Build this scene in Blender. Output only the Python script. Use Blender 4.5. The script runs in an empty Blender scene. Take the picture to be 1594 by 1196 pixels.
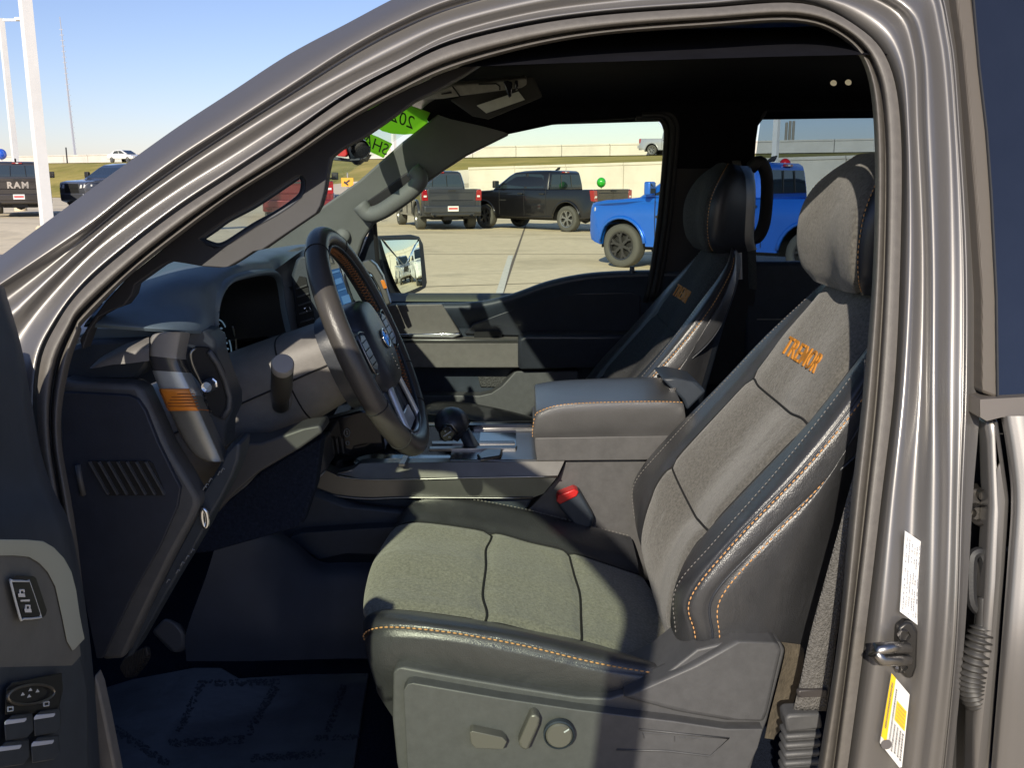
import bpy, bmesh, math, random
import numpy as np
from mathutils import Vector, Matrix
from mathutils.bvhtree import BVHTree
from mathutils.geometry import tessellate_polygon
random.seed(7)
R = math.radians
scene = bpy.context.scene
COL = scene.collection
V = Vector

# ---------------------------------------------------------------- camera
F, CX, CY = 1500.0, 797.0, 598.0
PITCH = R(11.97)
CAM = V((0.0, -1.85, 1.65))
FWD = V((0, math.cos(PITCH), -math.sin(PITCH)))
UPV = V((0, math.sin(PITCH), math.cos(PITCH)))
cd = bpy.data.cameras.new('camera'); cam = bpy.data.objects.new('camera', cd); COL.objects.link(cam)
cam.location = CAM; cam.rotation_euler = (math.pi/2-PITCH, 0, 0)
cd.sensor_width = 36; cd.lens = F/1594*36; cd.clip_end = 3000; cd.clip_start = 0.02
scene.camera = cam

def ray(px, py):
    return FWD + V((1,0,0))*((px-CX)/F) + UPV*(-(py-CY)/F)
def U(px, py, Y):
    d = ray(px, py); return CAM + d*((Y-CAM.y)/d.y)
def Uz(px, py, z):
    d = ray(px, py); return CAM + d*((z-CAM.z)/d.z)
def Ux(px, py, X):
    d = ray(px, py); return CAM + d*(X/d.x)
def Upl(px, py, p0, n):
    d = ray(px, py); return CAM + d*((p0-CAM).dot(n)/d.dot(n))
def ybody(z):
    if z < 1.15: return .90 - .10*max(0, .95-z)**2
    return .90 - .24*((z-1.15)/.70)**1.25
def Us(px, py, off=0.0):          # driver side shell
    Y = -.85
    for _ in range(25):
        p = U(px, py, Y); Y = -ybody(min(p.z,2.05))+off
    return U(px, py, Y)
def Up(px, py, off=0.0):          # passenger side shell
    Y = .8
    for _ in range(25):
        p = U(px, py, Y); Y = ybody(min(p.z,2.05))-.07-off
    return U(px, py, Y)

# ---------------------------------------------------------------- tagging
def tag(o, label, cat, group=None, kind=None):
    if label: o['label'] = label
    if cat: o['category'] = cat
    if group: o['group'] = group
    if kind: o['kind'] = kind
    return o
def empty(name, loc=(0,0,0), rz=0, parent=None):
    o = bpy.data.objects.new(name, None); COL.objects.link(o)
    o.location = loc; o.rotation_euler = (0,0,rz); o.empty_display_size = .1
    if parent: o.parent = parent
    return o

# ---------------------------------------------------------------- materials
MATS = {}
def mat(name, base=(.1,.1,.1), rough=.5, metal=0.0, bump=None, mottle=None, coat=0.0, sheen=0.0, spec=.5, emit=None, flake=False, coat_rough=.05, bump2=None):
    if name in MATS: return MATS[name]
    m = bpy.data.materials.new(name); m.use_nodes = True
    nt = m.node_tree; n = nt.nodes; L = nt.links
    b = n['Principled BSDF']
    b.inputs['Base Color'].default_value = (*base, 1)
    b.inputs['Roughness'].default_value = rough
    b.inputs['Metallic'].default_value = metal
    b.inputs['Coat Weight'].default_value = coat
    b.inputs['Coat Roughness'].default_value = coat_rough
    b.inputs['Sheen Weight'].default_value = sheen
    b.inputs['Specular IOR Level'].default_value = spec
    if emit:
        b.inputs['Emission Color'].default_value = (*emit[0], 1); b.inputs['Emission Strength'].default_value = emit[1]
    tc = n.new('ShaderNodeTexCoord')
    if mottle:      # (scale, amount[, detail])
        no = n.new('ShaderNodeTexNoise'); no.inputs['Scale'].default_value = mottle[0]; no.inputs['Detail'].default_value = 6
        no.inputs['Roughness'].default_value = .65
        L.new(tc.outputs['Object'], no.inputs['Vector'])
        mx = n.new('ShaderNodeMapRange'); mx.inputs[1].default_value = .3; mx.inputs[2].default_value = .7
        mx.inputs[3].default_value = 1-mottle[1]; mx.inputs[4].default_value = 1+mottle[1]
        L.new(no.outputs['Fac'], mx.inputs[0])
        mu = n.new('ShaderNodeVectorMath'); mu.operation = 'SCALE'
        mu.inputs[0].default_value = base
        L.new(mx.outputs[0], mu.inputs['Scale']); L.new(mu.outputs[0], b.inputs['Base Color'])
    if bump:        # (kind, scale, strength, distance)
        kind, sc, st, di = bump
        if kind == 'vor':
            t = n.new('ShaderNodeTexVoronoi'); t.inputs['Scale'].default_value = sc; o = t.outputs['Distance']
        elif kind == 'wave':
            t = n.new('ShaderNodeTexWave'); t.inputs['Scale'].default_value = sc; o = t.outputs['Fac']
        else:
            t = n.new('ShaderNodeTexNoise'); t.inputs['Scale'].default_value = sc; t.inputs['Detail'].default_value = 4; o = t.outputs['Fac']
        L.new(tc.outputs['Object'], t.inputs['Vector'])
        bp = n.new('ShaderNodeBump'); bp.inputs['Strength'].default_value = st; bp.inputs['Distance'].default_value = di
        L.new(o, bp.inputs['Height']); L.new(bp.outputs[0], b.inputs['Normal'])
        if bump2:
            t2 = n.new('ShaderNodeTexNoise'); t2.inputs['Scale'].default_value = bump2[0]; t2.inputs['Detail'].default_value = 3; t2.inputs['Distortion'].default_value = 1.2
            L.new(tc.outputs['Object'], t2.inputs['Vector'])
            b2 = n.new('ShaderNodeBump'); b2.inputs['Strength'].default_value = bump2[1]; b2.inputs['Distance'].default_value = bump2[2]
            L.new(t2.outputs['Fac'], b2.inputs['Height']); L.new(b2.outputs[0], bp.inputs['Normal'])
    if flake:
        t = n.new('ShaderNodeTexNoise'); t.inputs['Scale'].default_value = 900; t.inputs['Detail'].default_value = 2
        L.new(tc.outputs['Object'], t.inputs['Vector'])
        bp = n.new('ShaderNodeBump'); bp.inputs['Strength'].default_value = .12; bp.inputs['Distance'].default_value = .0003
        L.new(t.outputs['Fac'], bp.inputs['Height']); L.new(bp.outputs[0], b.inputs['Normal'])
    MATS[name] = m; return m
def glass(name, tint, refl=1.0, dark=0.0, rough=0.0):
    if name in MATS: return MATS[name]
    m = bpy.data.materials.new(name); m.use_nodes = True
    nt = m.node_tree; n = nt.nodes; L = nt.links
    n.remove(n['Principled BSDF']); out = n['Material Output']
    tr = n.new('ShaderNodeBsdfTransparent'); tr.inputs[0].default_value = (*tint, 1)
    gl = n.new('ShaderNodeBsdfGlossy'); gl.inputs['Roughness'].default_value = rough
    fr = n.new('ShaderNodeFresnel'); fr.inputs[0].default_value = 1.45
    mu = n.new('ShaderNodeMath'); mu.operation = 'MULTIPLY'; mu.inputs[1].default_value = refl
    L.new(fr.outputs[0], mu.inputs[0])
    mx = n.new('ShaderNodeMixShader'); L.new(mu.outputs[0], mx.inputs[0]); L.new(tr.outputs[0], mx.inputs[1]); L.new(gl.outputs[0], mx.inputs[2])
    L.new(mx.outputs[0], out.inputs[0])
    MATS[name] = m; return m

PLASTIC = mat('charcoal grained plastic', (.078,.079,.083), .5, bump=('noise',900,.35,.0006), mottle=(60,.12))
PLASTIC_D = mat('black grained plastic', (.032,.041,.056), .5, bump=('noise',900,.3,.0005), mottle=(40,.15))  # blue of the cabin shade is put into this black
PLASTIC_L = mat('grey grained plastic', (.17,.16,.15), .5, bump=('noise',700,.4,.0006), mottle=(60,.1))
TRIM = mat('soft black pillar trim', (.03,.029,.032), .62, bump=('noise',1200,.2,.0004), mottle=(15,.15))
TRIM_LIT = mat('pillar trim with sunlight tone', (.15,.155,.15), .65, bump=('noise',1200,.2,.0004), mottle=(12,.1))  # greenish light from the windshield put into the passenger pillar colour
HEADL = mat('black headliner cloth', (.007,.007,.010), .95, bump=('noise',1500,.4,.0005), mottle=(25,.2), spec=.1)
LEATHER = mat('charcoal leather', (.043,.044,.048), .31, bump=('vor',650,.4,.0007), mottle=(18,.16), coat=.2, coat_rough=.3, spec=.6, bump2=(13,.2,.012))
SUEDE_LIT = mat('suede with sunlight tone', (.215,.208,.165), .92, bump=('noise',650,.8,.0012), mottle=(230,.42), sheen=.25, spec=.15, bump2=(14,.3,.012))  # same suede made lighter and yellower, sunlight put into the colour
LEATHER_B = mat('smooth black leather', (.032,.036,.046), .34, bump=('vor',900,.25,.0005), mottle=(18,.12))
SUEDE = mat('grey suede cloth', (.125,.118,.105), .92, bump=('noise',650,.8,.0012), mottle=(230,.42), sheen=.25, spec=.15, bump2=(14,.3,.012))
CARPET = mat('dark carpet', (.016,.021,.036), .98, bump=('noise',500,.9,.003), mottle=(200,.4), spec=.05)  # bluish, as the shade of the floor is put into the carpet colour
MATFILM = mat('clear film over dark mat', (.085,.090,.102), .35, bump=('noise',14,.35,.01), mottle=(8,.25))
RUBBER = mat('weatherstrip rubber', (.125,.114,.102), .52, bump=('noise',500,.35,.0006), mottle=(90,.12))
RUBBER_D = mat('black rubber', (.02,.02,.021), .55, bump=('noise',300,.3,.0006))
PAINT = mat('gunmetal metallic paint', (.180,.171,.165), .45, metal=.55, coat=.7, flake=True, coat_rough=.16, mottle=(4,.03))
SATIN = mat('satin grey metal', (.26,.26,.25), .3, metal=.85, mottle=(30,.08))
CHROME = mat('chrome', (.75,.76,.78), .1, metal=1.0)
STEEL = mat('brushed steel', (.35,.34,.33), .33, metal=1.0, mottle=(60,.15))
BLACKGLOSS = mat('piano black', (.012,.013,.016), .08, coat=1.0)
COPPER = mat('copper orange trim', (.75,.24,.03), .35, metal=.2, mottle=(80,.08))
THREAD = mat('tan orange thread', (.62,.33,.13), .7)
THREAD_D = mat('grey thread', (.20,.19,.18), .7)
SEAM = mat('dark seam', (.012,.012,.013), .8)
WEBBING = mat('grey belt webbing', (.12,.115,.11), .75, bump=('vor',420,.9,.002), mottle=(260,.35))
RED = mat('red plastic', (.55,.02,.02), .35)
WHITE = mat('white sticker', (.75,.74,.72), .5)
YELLOW = mat('yellow sticker', (.85,.55,.02), .5)
INK = mat('dark ink', (.02,.02,.025), .6)
ICON = mat('pale icon print', (.55,.58,.6), .5)
SCREEN = mat('blue display', (.02,.05,.12), .15, coat=1.0, emit=((.05,.2,.55),.16))

# ---------------------------------------------------------------- meshes
def crs(P, n, closed=False):
    P = np.asarray(P, float)
    k = len(P)
    if closed: Q = np.concatenate([P[-1:], P, P[:2]]); segs = k
    else: Q = np.concatenate([2*P[:1]-P[1:2], P, 2*P[-1:]-P[-2:-1]]); segs = k-1
    out = []
    for i in range(segs):
        p0,p1,p2,p3 = Q[i],Q[i+1],Q[i+2],Q[i+3]
        for j in range(n):
            t = j/n
            out.append(.5*((2*p1)+(-p0+p2)*t+(2*p0-5*p1+4*p2-p3)*t*t+(-p0+3*p1-3*p2+p3)*t**3))
    if not closed: out.append(Q[-2])
    return np.array(out)
def link(name, me, material, parent):
    o = bpy.data.objects.new(name, me); COL.objects.link(o)
    if material is not None:
        for m in (material if isinstance(material,(list,tuple)) else [material]): me.materials.append(m)
    if parent is not None: o.parent = parent
    return o
def mk(name, verts, faces, material, parent=None, smooth=True, mats=None, orient='out', sharp=40, bevel=0, bseg=2, subd=0, weld=0):
    me = bpy.data.meshes.new(name)
    me.from_pydata([tuple(v) for v in verts], [], [tuple(f) for f in faces])
    bm = bmesh.new(); bm.from_mesh(me)
    if mats is not None:
        bm.faces.ensure_lookup_table()
        for f, mi in zip(bm.faces, mats): f.material_index = mi
    if weld: bmesh.ops.remove_doubles(bm, verts=bm.verts, dist=weld)
    if orient == 'out': bmesh.ops.recalc_face_normals(bm, faces=bm.faces)
    elif orient == 'cam':
        bm.normal_update()
        s = sum(f.calc_area()*f.normal.dot((CAM-f.calc_center_median()).normalized()) for f in bm.faces)
        if s < 0: bmesh.ops.reverse_faces(bm, faces=bm.faces)
    bm.normal_update()
    for f in bm.faces: f.smooth = smooth
    if smooth and sharp:
        for e in bm.edges:
            if len(e.link_faces) == 2 and e.calc_face_angle(0) > R(sharp): e.smooth = False
    bm.to_mesh(me); bm.free(); me.validate()
    o = link(name, me, material, parent)
    if bevel:
        md = o.modifiers.new('bevel','BEVEL'); md.width = bevel; md.segments = bseg; md.limit_method = 'ANGLE'; md.angle_limit = R(35); md.use_clamp_overlap = True
        for p in me.polygons: p.use_smooth = True
        md.harden_normals = False
    if subd:
        md = o.modifiers.new('subd','SUBSURF'); md.levels = md.render_levels = subd
    return o
def grid(name, G, material, parent=None, matfn=None, closed_u=False, closed_v=False, orient='cam', sharp=0, solid=0, keep=None):
    G = np.asarray(G); nu, nv = G.shape[:2]
    verts = G.reshape(-1,3); faces = []; mats = []
    for i in range(nu if closed_u else nu-1):
        for j in range(nv if closed_v else nv-1):
            if keep and not keep(i,j): continue
            a,b = i, (i+1)%nu; c,d = j, (j+1)%nv
            faces.append((a*nv+c, a*nv+d, b*nv+d, b*nv+c)); mats.append(matfn(i,j) if matfn else 0)
    o = mk(name, verts, faces, material, parent, mats=mats, orient=orient, sharp=sharp)
    if solid:
        md = o.modifiers.new('solid','SOLIDIFY'); md.thickness = solid; md.offset = -1
    return o
def patch(name, rows, su, sv, material, parent=None, **k):
    A = np.array([[tuple(p) for p in r] for r in rows])
    G = crs(A, su); G = np.swapaxes(crs(np.swapaxes(G,0,1), sv),0,1)
    return grid(name, G, material, parent, **k)
def smooth2(pts, n=4): return [tuple(p) for p in crs(pts, n, closed=True)]
def plate(name, outer, fn, thick, material, parent=None, holes=(), bevel=0, bseg=2, sm=0, sharp=40):
    """flat or gently curved slab whose outline is mapped by fn; thick = extrusion vector"""
    loops = [smooth2(outer, sm) if sm else list(outer)] + [smooth2(h, sm) if sm else list(h) for h in holes]
    flat = [p for l in loops for p in l]
    tris = tessellate_polygon([[V((p[0],p[1],0)) for p in l] for l in loops])
    fr = [fn(p[0],p[1]) for p in flat]; n = len(fr); t = V(thick)
    verts = fr + [p+t for p in fr]; faces = []
    for a,b,c in tris: faces.append((a,b,c)); faces.append((c+n,b+n,a+n))
    k = 0
    for l in loops:
        m = len(l)
        for i in range(m):
            a = k+i; b = k+(i+1)%m; faces.append((a,b,b+n,a+n))
        k += m
    return mk(name, verts, faces, material, parent, bevel=bevel, bseg=bseg, sharp=sharp)
class MB:
    """collects pieces of ONE part"""
    def __init__(s): s.v=[]; s.f=[]; s.m=[]
    def add(s, verts, faces, mi=0):
        k=len(s.v); s.v += [V(p) for p in verts]; s.f += [tuple(i+k for i in f) for f in faces]; s.m += [mi]*len(faces); return s
    def box(s, c, d, rot=None, mi=0):
        c=V(c); q=[]
        for x in(-.5,.5):
            for y in(-.5,.5):
                for z in(-.5,.5):
                    p=V((x*d[0],y*d[1],z*d[2]))
                    if rot is not None: p=rot@p
                    q.append(c+p)
        return s.add(q,[(0,1,3,2),(4,6,7,5),(0,4,5,1),(2,3,7,6),(0,2,6,4),(1,5,7,3)],mi)
    def tube(s, path, r, n=8, cap=True, mi=0, closed=False, flat=1.0, nrm=None):
        P=[V(p) for p in path]; k=len(P); rings=[]; rr = r if isinstance(r,(list,tuple)) else [r]*k
        up=None
        for i in range(k):
            if closed: t=(P[(i+1)%k]-P[i-1])
            else: t=P[min(i+1,k-1)]-P[max(i-1,0)]
            if t.length<1e-9: t=V((0,0,1))
            t.normalize()
            if nrm is not None: up=V(nrm)
            elif up is None: up=V((0,0,1)) if abs(t.z)<.9 else V((1,0,0))
            a=up-t*up.dot(t)
            if a.length<1e-6: a=t.orthogonal()
            a.normalize(); b=t.cross(a); up=a
            rings.append([P[i]+(a*math.cos(q)*flat+b*math.sin(q))*rr[i] for q in [2*math.pi*j/n for j in range(n)]])
        v=[p for g in rings for p in g]; f=[]
        for i in range(k if closed else k-1):
            i2=(i+1)%k
            for j in range(n):
                j2=(j+1)%n; f.append((i*n+j,i*n+j2,i2*n+j2,i2*n+j))
        if cap and not closed: f.append(tuple(range(n-1,-1,-1))); f.append(tuple((k-1)*n+j for j in range(n)))
        return s.add(v,f,mi)
    def lathe(s, prof, M, n=24, mi=0, a0=0, a1=2*math.pi):
        full = abs(a1-a0-2*math.pi)<1e-6; k=n if full else n+1
        v=[]; f=[]
        for (r,h) in prof:
            for j in range(k):
                q=a0+(a1-a0)*j/n; v.append(M@V((r*math.cos(q),r*math.sin(q),h)))
        for i in range(len(prof)-1):
            for j in range(n):
                j2=(j+1)%k; f.append((i*k+j,i*k+j2,(i+1)*k+j2,(i+1)*k+j))
        return s.add(v,f,mi)
    def poly(s, pts, thick, mi=0):
        n=len(pts); P=[V(p) for p in pts]; t=V(thick)
        f=[tuple(range(n)),tuple(range(2*n-1,n-1,-1))]+[(i,(i+1)%n,(i+1)%n+n,i+n) for i in range(n)]
        return s.add(P+[p+t for p in P],f,mi)
    def sphere(s,c,r,n=16,m=10,mi=0,sq=(1,1,1)):
        prof=[]; 
        M=Matrix.Translation(V(c))@Matrix.Diagonal((sq[0],sq[1],sq[2],1))
        for i in range(m+1):
            a=math.pi*i/m; prof.append((max(1e-5,r*math.sin(a)),-r*math.cos(a)))
        return s.lathe(prof,M,n,mi)
    def build(s, name, material, parent=None, **k):
        return mk(name, s.v, s.f, material, parent, mats=s.m, **k)
def frame_m(o, x, y, z):
    x,y,z=V(x),V(y),V(z)
    return Matrix(((x.x,y.x,z.x,o[0]),(x.y,y.y,z.y,o[1]),(x.z,y.z,z.z,o[2]),(0,0,0,1)))
def stitches(name, path, parent, material=None, ln=.0042, gap=.0022, r=.0009, lift=0):
    """row of short thread stitches along a dense path"""
    P=[V(p) for p in path]; mb=MB(); acc=0; d=0; i=0
    L=[0]
    for a,b in zip(P,P[1:]): L.append(L[-1]+(b-a).length)
    def at(s):
        j=max(0,min(len(P)-2,int(np.searchsorted(L,s))-1)); t=(s-L[j])/max(1e-9,L[j+1]-L[j]); return P[j].lerp(P[j+1],t)
    s=0
    while s+ln<L[-1]:
        a,b=at(s),at(s+ln); m=(a+b)/2
        mb.tube([a,m,b],[r*.6,r,r*.6],5); s+=ln+gap
    return mb.build(name, material or THREAD, parent, orient='out', sharp=0)
def text_tris(txt, size=1.0, bold=.0, shear=0, align='CENTER', space=1.0):
    cu=bpy.data.curves.new('lettering','FONT'); cu.body=txt; cu.size=size; cu.offset=bold; cu.shear=shear; cu.align_x=align; cu.align_y='CENTER'; cu.resolution_u=3; cu.space_character=space
    o=bpy.data.objects.new('lettering',cu); COL.objects.link(o)
    dg=bpy.context.evaluated_depsgraph_get(); me=o.evaluated_get(dg).to_mesh()
    v=[tuple(p.co) for p in me.vertices]; f=[tuple(p.vertices) for p in me.polygons]
    o.evaluated_get(dg).to_mesh_clear(); bpy.data.objects.remove(o); bpy.data.curves.remove(cu)
    return v,f
def lettering(name, txt, size, fn, material, parent, thick=None, **k):
    v,f=text_tris(txt,size,**k)
    P=[fn(p[0],p[1]) for p in v]
    if thick is None: return mk(name,P,f,material,parent,smooth=False,orient='cam')
    n=len(P); t=V(thick); from_edges={}
    for q in f:
        for a,b in zip(q,q[1:]+q[:1]): from_edges[(a,b)]=1
    sides=[(a,b,b+n,a+n) for (a,b) in from_edges if (b,a) not in from_edges]
    return mk(name,P+[p+t for p in P],list(f)+[tuple(i+n for i in reversed(q)) for q in f]+sides,material,parent,smooth=False)
# ================================================================= OUR TRUCK
truck = empty('pickup_truck', (0.6,0,0))
tag(truck, 'gunmetal grey pickup truck with its front door open, dark leather cabin in full view', 'pickup truck')
_inv = Matrix.Translation((-0.6,0,0))
TR = truck
def adopt():      # children keep their world coordinates
    for o in list(scene.objects):
        if o.parent is truck: o.matrix_parent_inverse = _inv.copy()

# ---- painted body side around the door opening: rails run from the front of the sill up, over and down the centre pillar
RN = ['R0','R1','gr','C','D','E','B5','Fm','G','H']
ST = [
 [(40,1230),(80,1230),(95,1230),(108,1230),(120,1230),(130,1230),(136,1230),(143,1230),(150,1230),(162,1230)],
 [(-40,850),(0,850),(20,850),(40,850),(60,850),(78,850),(85,850),(93,850),(104,850),(121,850)],
 [(-90,680),(-30,680),(-10,680),(10,680),(30,680),(50,680),(58,680),(68,680),(79,680),(95,680)],
 [(-200,555),(-110,520),(-90,535),(-40,555),(18,568),(52,568),(60,568),(72,572),(87,575),(106,578)],
 [(-70,452),(4,443),(14,464),(30,480),(48,500),(80,503),(88,500),(101,507),(112,509),(126,516)],
 [(130,303),(130,358),(130,372),(130,386),(130,407),(130,437),(130,445),(130,463),(130,484),(130,503)],
 [(200,252),(200,303),(200,314),(200,328),(200,350),(200,376),(200,384),(200,400),(200,418),(200,431)],
 [(280,195),(280,245),(280,257),(280,270),(280,294),(280,315),(280,324),(280,337),(280,354),(280,367)],
 [(361,142),(361,193),(361,203),(361,217),(361,244),(361,262),(361,271),(361,283),(361,296),(361,307)],
 [(450,84),(450,136),(450,147),(450,162),(450,187),(450,204),(450,212),(450,224),(450,240),(450,251)],
 [(540,36),(540,78),(540,90),(540,112),(540,134),(540,143),(540,149),(540,162),(540,179),(540,190)],
 [(620,-6),(620,35),(620,46),(620,70),(620,94),(620,100),(620,105),(620,118),(620,135),(620,146)],
 [(701,-40),(701,1),(701,13),(701,35),(701,53),(701,61),(701,67),(701,80),(701,98),(701,109)],
 [(820,-78),(820,-30),(820,-18),(820,4),(820,21),(820,31),(820,38),(820,49),(820,65),(820,75)],
 [(941,-102),(941,-50),(941,-38),(941,-16),(941,4),(941,14),(941,21),(941,31),(941,45),(941,54)],
 [(1100,-120),(1100,-64),(1100,-52),(1100,-30),(1100,-9),(1100,2),(1100,10),(1100,20),(1100,32),(1100,42)],
 [(1330,-130),(1310,-78),(1305,-66),(1285,-42),(1272,-22),(1258,-8),(1250,3),(1245,13),(1240,25),(1237,35)],
 [(1462,-70),(1440,-40),(1428,-24),(1406,4),(1386,12),(1360,26),(1338,41),(1328,46),(1316,50),(1306,57)],
 [(1498,68),(1476,52),(1460,56),(1438,70),(1421,78),(1402,88),(1386,98),(1375,103),(1362,106),(1346,104)],
 [(1511,205),(1490,205),(1474,205),(1446,205),(1429,205),(1414,205),(1405,205),(1391,205),(1378,205),(1361,205)],
 [(1525,400),(1500,400),(1478,400),(1453,400),(1437,400),(1417,400),(1404,400),(1391,400),(1377,400),(1360,400)],
 [(1527,600),(1500,600),(1476,600),(1453,600),(1433,600),(1408,600),(1395,600),(1381,600),(1366,600),(1345,600)],
 [(1514,780),(1494,780),(1476,780),(1454,780),(1420,780),(1390,780),(1374,780),(1361,780),(1348,780),(1325,780)],
 [(1501,1000),(1487,1000),(1467,1000),(1446,1000),(1410,1000),(1370,1000),(1348,1000),(1335,1000),(1323,1000),(1304,1000)],
 [(1478,1240),(1464,1240),(1440,1240),(1418,1240),(1383,1240),(1338,1240),(1316,1240),(1303,1240),(1292,1240),(1266,1240)],
]
OFF = {'R0':.030,'R1':0.0,'gr':.015,'C':.009,'D':.022,'E':.013,'B5':.022,'Fm':.000,'G':.028,'H':.040}
OFFB = {'R0':.006,'R1':.004,'gr':.010,'C':.000,'D':.018,'E':.010,'B5':.026,'Fm':.018,'G':.044,'H':.060}
def rails(names, i):
    s = ST[i]; w = min(1, max(0, (i-15)/3))
    out = []
    for k in names:
        if k == 'M':      # crown of the outer skin between R0 and R1
            a,b = s[0],s[1]; p = (a[0]*.5+b[0]*.5, a[1]*.5+b[1]*.5); o = .006*(1-w)+.003*w
        elif k == 'N':
            a,b = s[0],s[1]; p = (a[0]*.15+b[0]*.85, a[1]*.15+b[1]*.85); o = -.001
        elif k == 'R1b':
            a,b = s[1],s[2]; p = (a[0]*.75+b[0]*.25, a[1]*.75+b[1]*.25); o = .006*(1-w)+.005*w
        elif k == 'B5b':
            a,b = s[6],s[7]; p = (a[0]*.8+b[0]*.2, a[1]*.8+b[1]*.2); o = .006*(1-w)+.020*w
        elif k == 'B5x':
            a,b = s[6],s[7]; p = (a[0]*.3+b[0]*.7, a[1]*.3+b[1]*.7); o = .045
        elif k == 'F2':
            a,b = s[7],s[8]; p = (a[0]*.35+b[0]*.65, a[1]*.35+b[1]*.65); o = .004*(1-w)+.022*w
        elif k == 'Ga':
            a,b = s[8],s[9]; p = (a[0]*.75+b[0]*.25, a[1]*.75+b[1]*.25); o = .012*(1-w)+.034*w
        elif k == 'Gm':
            a,b = s[8],s[9]; p = (a[0]*.35+b[0]*.65, a[1]*.35+b[1]*.65); o = .012*(1-w)+.032*w
        elif k == 'Hx':
            p = s[9]; o = .105
        else:
            j = RN.index(k); p = s[j]; o = OFF[k]*(1-w)+OFFB[k]*w
        out.append(Us(p[0],p[1],o))
    return out
rows = [rails(['R0','M','N','R1','R1b','gr','C','D','E','B5','B5x'], i) for i in range(len(ST))]
A = np.array([[tuple(p) for p in r] for r in rows])
A = crs(A, 6); A = np.swapaxes(crs(np.swapaxes(A,0,1), 5),0,1)
grid('door_frame', A, PAINT, TR)
rows = [rails(['B5b','Fm','F2','G','Ga','Gm','H','Hx'], i) for i in range(len(ST))]
A = np.array([[tuple(p) for p in r] for r in rows])
A = crs(A, 6); A = np.swapaxes(crs(np.swapaxes(A,0,1), 5),0,1)
grid('door_seal', A, RUBBER, TR)

# ---- roof skin and headliner
def sheet(fn, us, vs): return [[V(fn(u,v)) for v in vs] for u in us]
us = np.linspace(0,1,9); vs = np.linspace(-1,1,13)
def roof_fn(u,v):
    x = -.22+u*2.1; w=.60; return (x-.06*(1-v*v)*(1-u), v*w, 1.935+.03*(1-v*v)-.125*(1-u)**4-.03*u*u)
grid('roof', np.array([[tuple(p) for p in r] for r in sheet(roof_fn,us,vs)]), PAINT, TR, solid=.004)
def head_fn(u,v):
    x = -.20+u*2.05; return (x-.06*(1-v*v)*(1-u), v*.66, 1.865+.02*(1-v*v)-.03*(1-u)**3 - .06*abs(v)**5)
grid('headliner', np.array([[tuple(p) for p in r] for r in sheet(head_fn,us,vs)]), HEADL, TR, orient='none')
# black inner cant rail that closes the gap between the seal and the headliner
top = [rails(['H'], i)[0] for i in range(9, 19)]
rows = [[p+V((0,.0,.012)) for p in top],
        [p+V((0,.03,.016)) for p in top],
        [p+V((0,.10,.055)) for p in top]]
patch('cant_rail_trim', rows[:], 4, 5, mat('deep black cloth',(.006,.006,.008),.95,spec=.1,mottle=(30,.2)), TR)

re_=[rails(['R0'],i)[0] for i in range(13,18)]
patch('roof_leak_strip',[[p+V((0,.004,0)) for p in re_],[p+V((0,.03,.045)) for p in re_],[V((p.x,-.56,max(1.95,p.z+.05))) for p in re_]],4,4,PAINT,TR)  # unseen strip added to close a sun leak above the door frame
# ---- driver side A-pillar trim with a moulded grab handle
handle_hole = [(310,372),(335,354),(354,340),(392,320),(420,302),(448,283),(462,274),(470,273),(475,282),(474,295),(469,307),(452,321),(429,336),(399,352),(373,369),(354,381),(341,385),(330,383),(318,378)]
outer = [(124,530),(138,505),(165,468),(200,430),(280,366),(361,306),(450,250),(540,189),(620,145),(701,108),(760,92),
         (720,118),(680,140),(644,158),(600,190),(568,212),(530,233),(514,246),(510,266),(505,298),(499,320),(492,332),(448,362),(411,388),(396,391),(373,406),(358,415),(341,417),(316,415),(288,410),(267,407),(251,414),(209,444),(205,460),(193,476),(171,484),(153,494),(138,517),(128,545)]
plate('pillar_trim', outer, lambda x,y: Us(x,y,.085), (0,.024,0), TRIM, TR, holes=[handle_hole], bevel=.008, bseg=4)
# raised rib along the lower edge of the handle
rib = handle_hole; rib0 = [(300,395),(330,402),(352,400),(375,387),(420,360),(460,335),(484,312),(490,290),(492,268)]
MB().tube([Us(x,y,.094) for x,y in crs(rib,3,closed=True)], .0055, 10, closed=True).build('grab_handle', mat('blue black handle lining',(.022,.030,.045),.5,mottle=(20,.1)), TR, sharp=0)

# ---- lower hinge pillar, sill plate and kick trim
plate('sill_plate', [(146,1052),(153,1070),(166,1130),(186,1230),(150,1230),(142,1120)], lambda x,y: Us(x,y,.05), (0,.02,0), PLASTIC_L, TR, bevel=.003)
# ---- driver side sill running back to the centre pillar (below the frame)
MB().box((.05,-.86,.70),(1.3,.12,.12)).build('rocker_panel', PAINT, TR, bevel=.02)

# ---- windshield
WB, WT = V((-.80,-.72,1.42)), V((-.205,-.60,1.80))
def wind(u,v):   # u 0 bottom..1 top, v -1..1
    b = V((WB.x-.10*(1-v*v), -WB.y*v, WB.z+.0)); t = V((WT.x-.07*(1-v*v), -WT.y*v, WT.z+.035*(1-v*v)))
    return b.lerp(t,u)
WGLASS = glass('green tinted windshield', (.80,.90,.84), .8)
grid('windshield', np.array([[tuple(wind(u,v)) for v in np.linspace(-1,1,25)] for u in np.linspace(0,1,8)]), WGLASS, TR, orient='none')
wp0 = wind(.75,.75); wn = (wind(.9,.75)-wp0).cross(wind(.75,.95)-wp0).normalized()
STG = mat('lime green price sticker', (.16,.50,.02), .5, mottle=(30,.1), emit=((.16,.50,.02),.0))
def stick_fn(off=0.0):
    return lambda x,y: Upl(x,y,wp0-wn*off,wn)
if wn.dot(CAM-wp0) < 0: wn = -wn
st_off = lambda x,y: Upl(x,y,wp0+wn*.004,wn)
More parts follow.
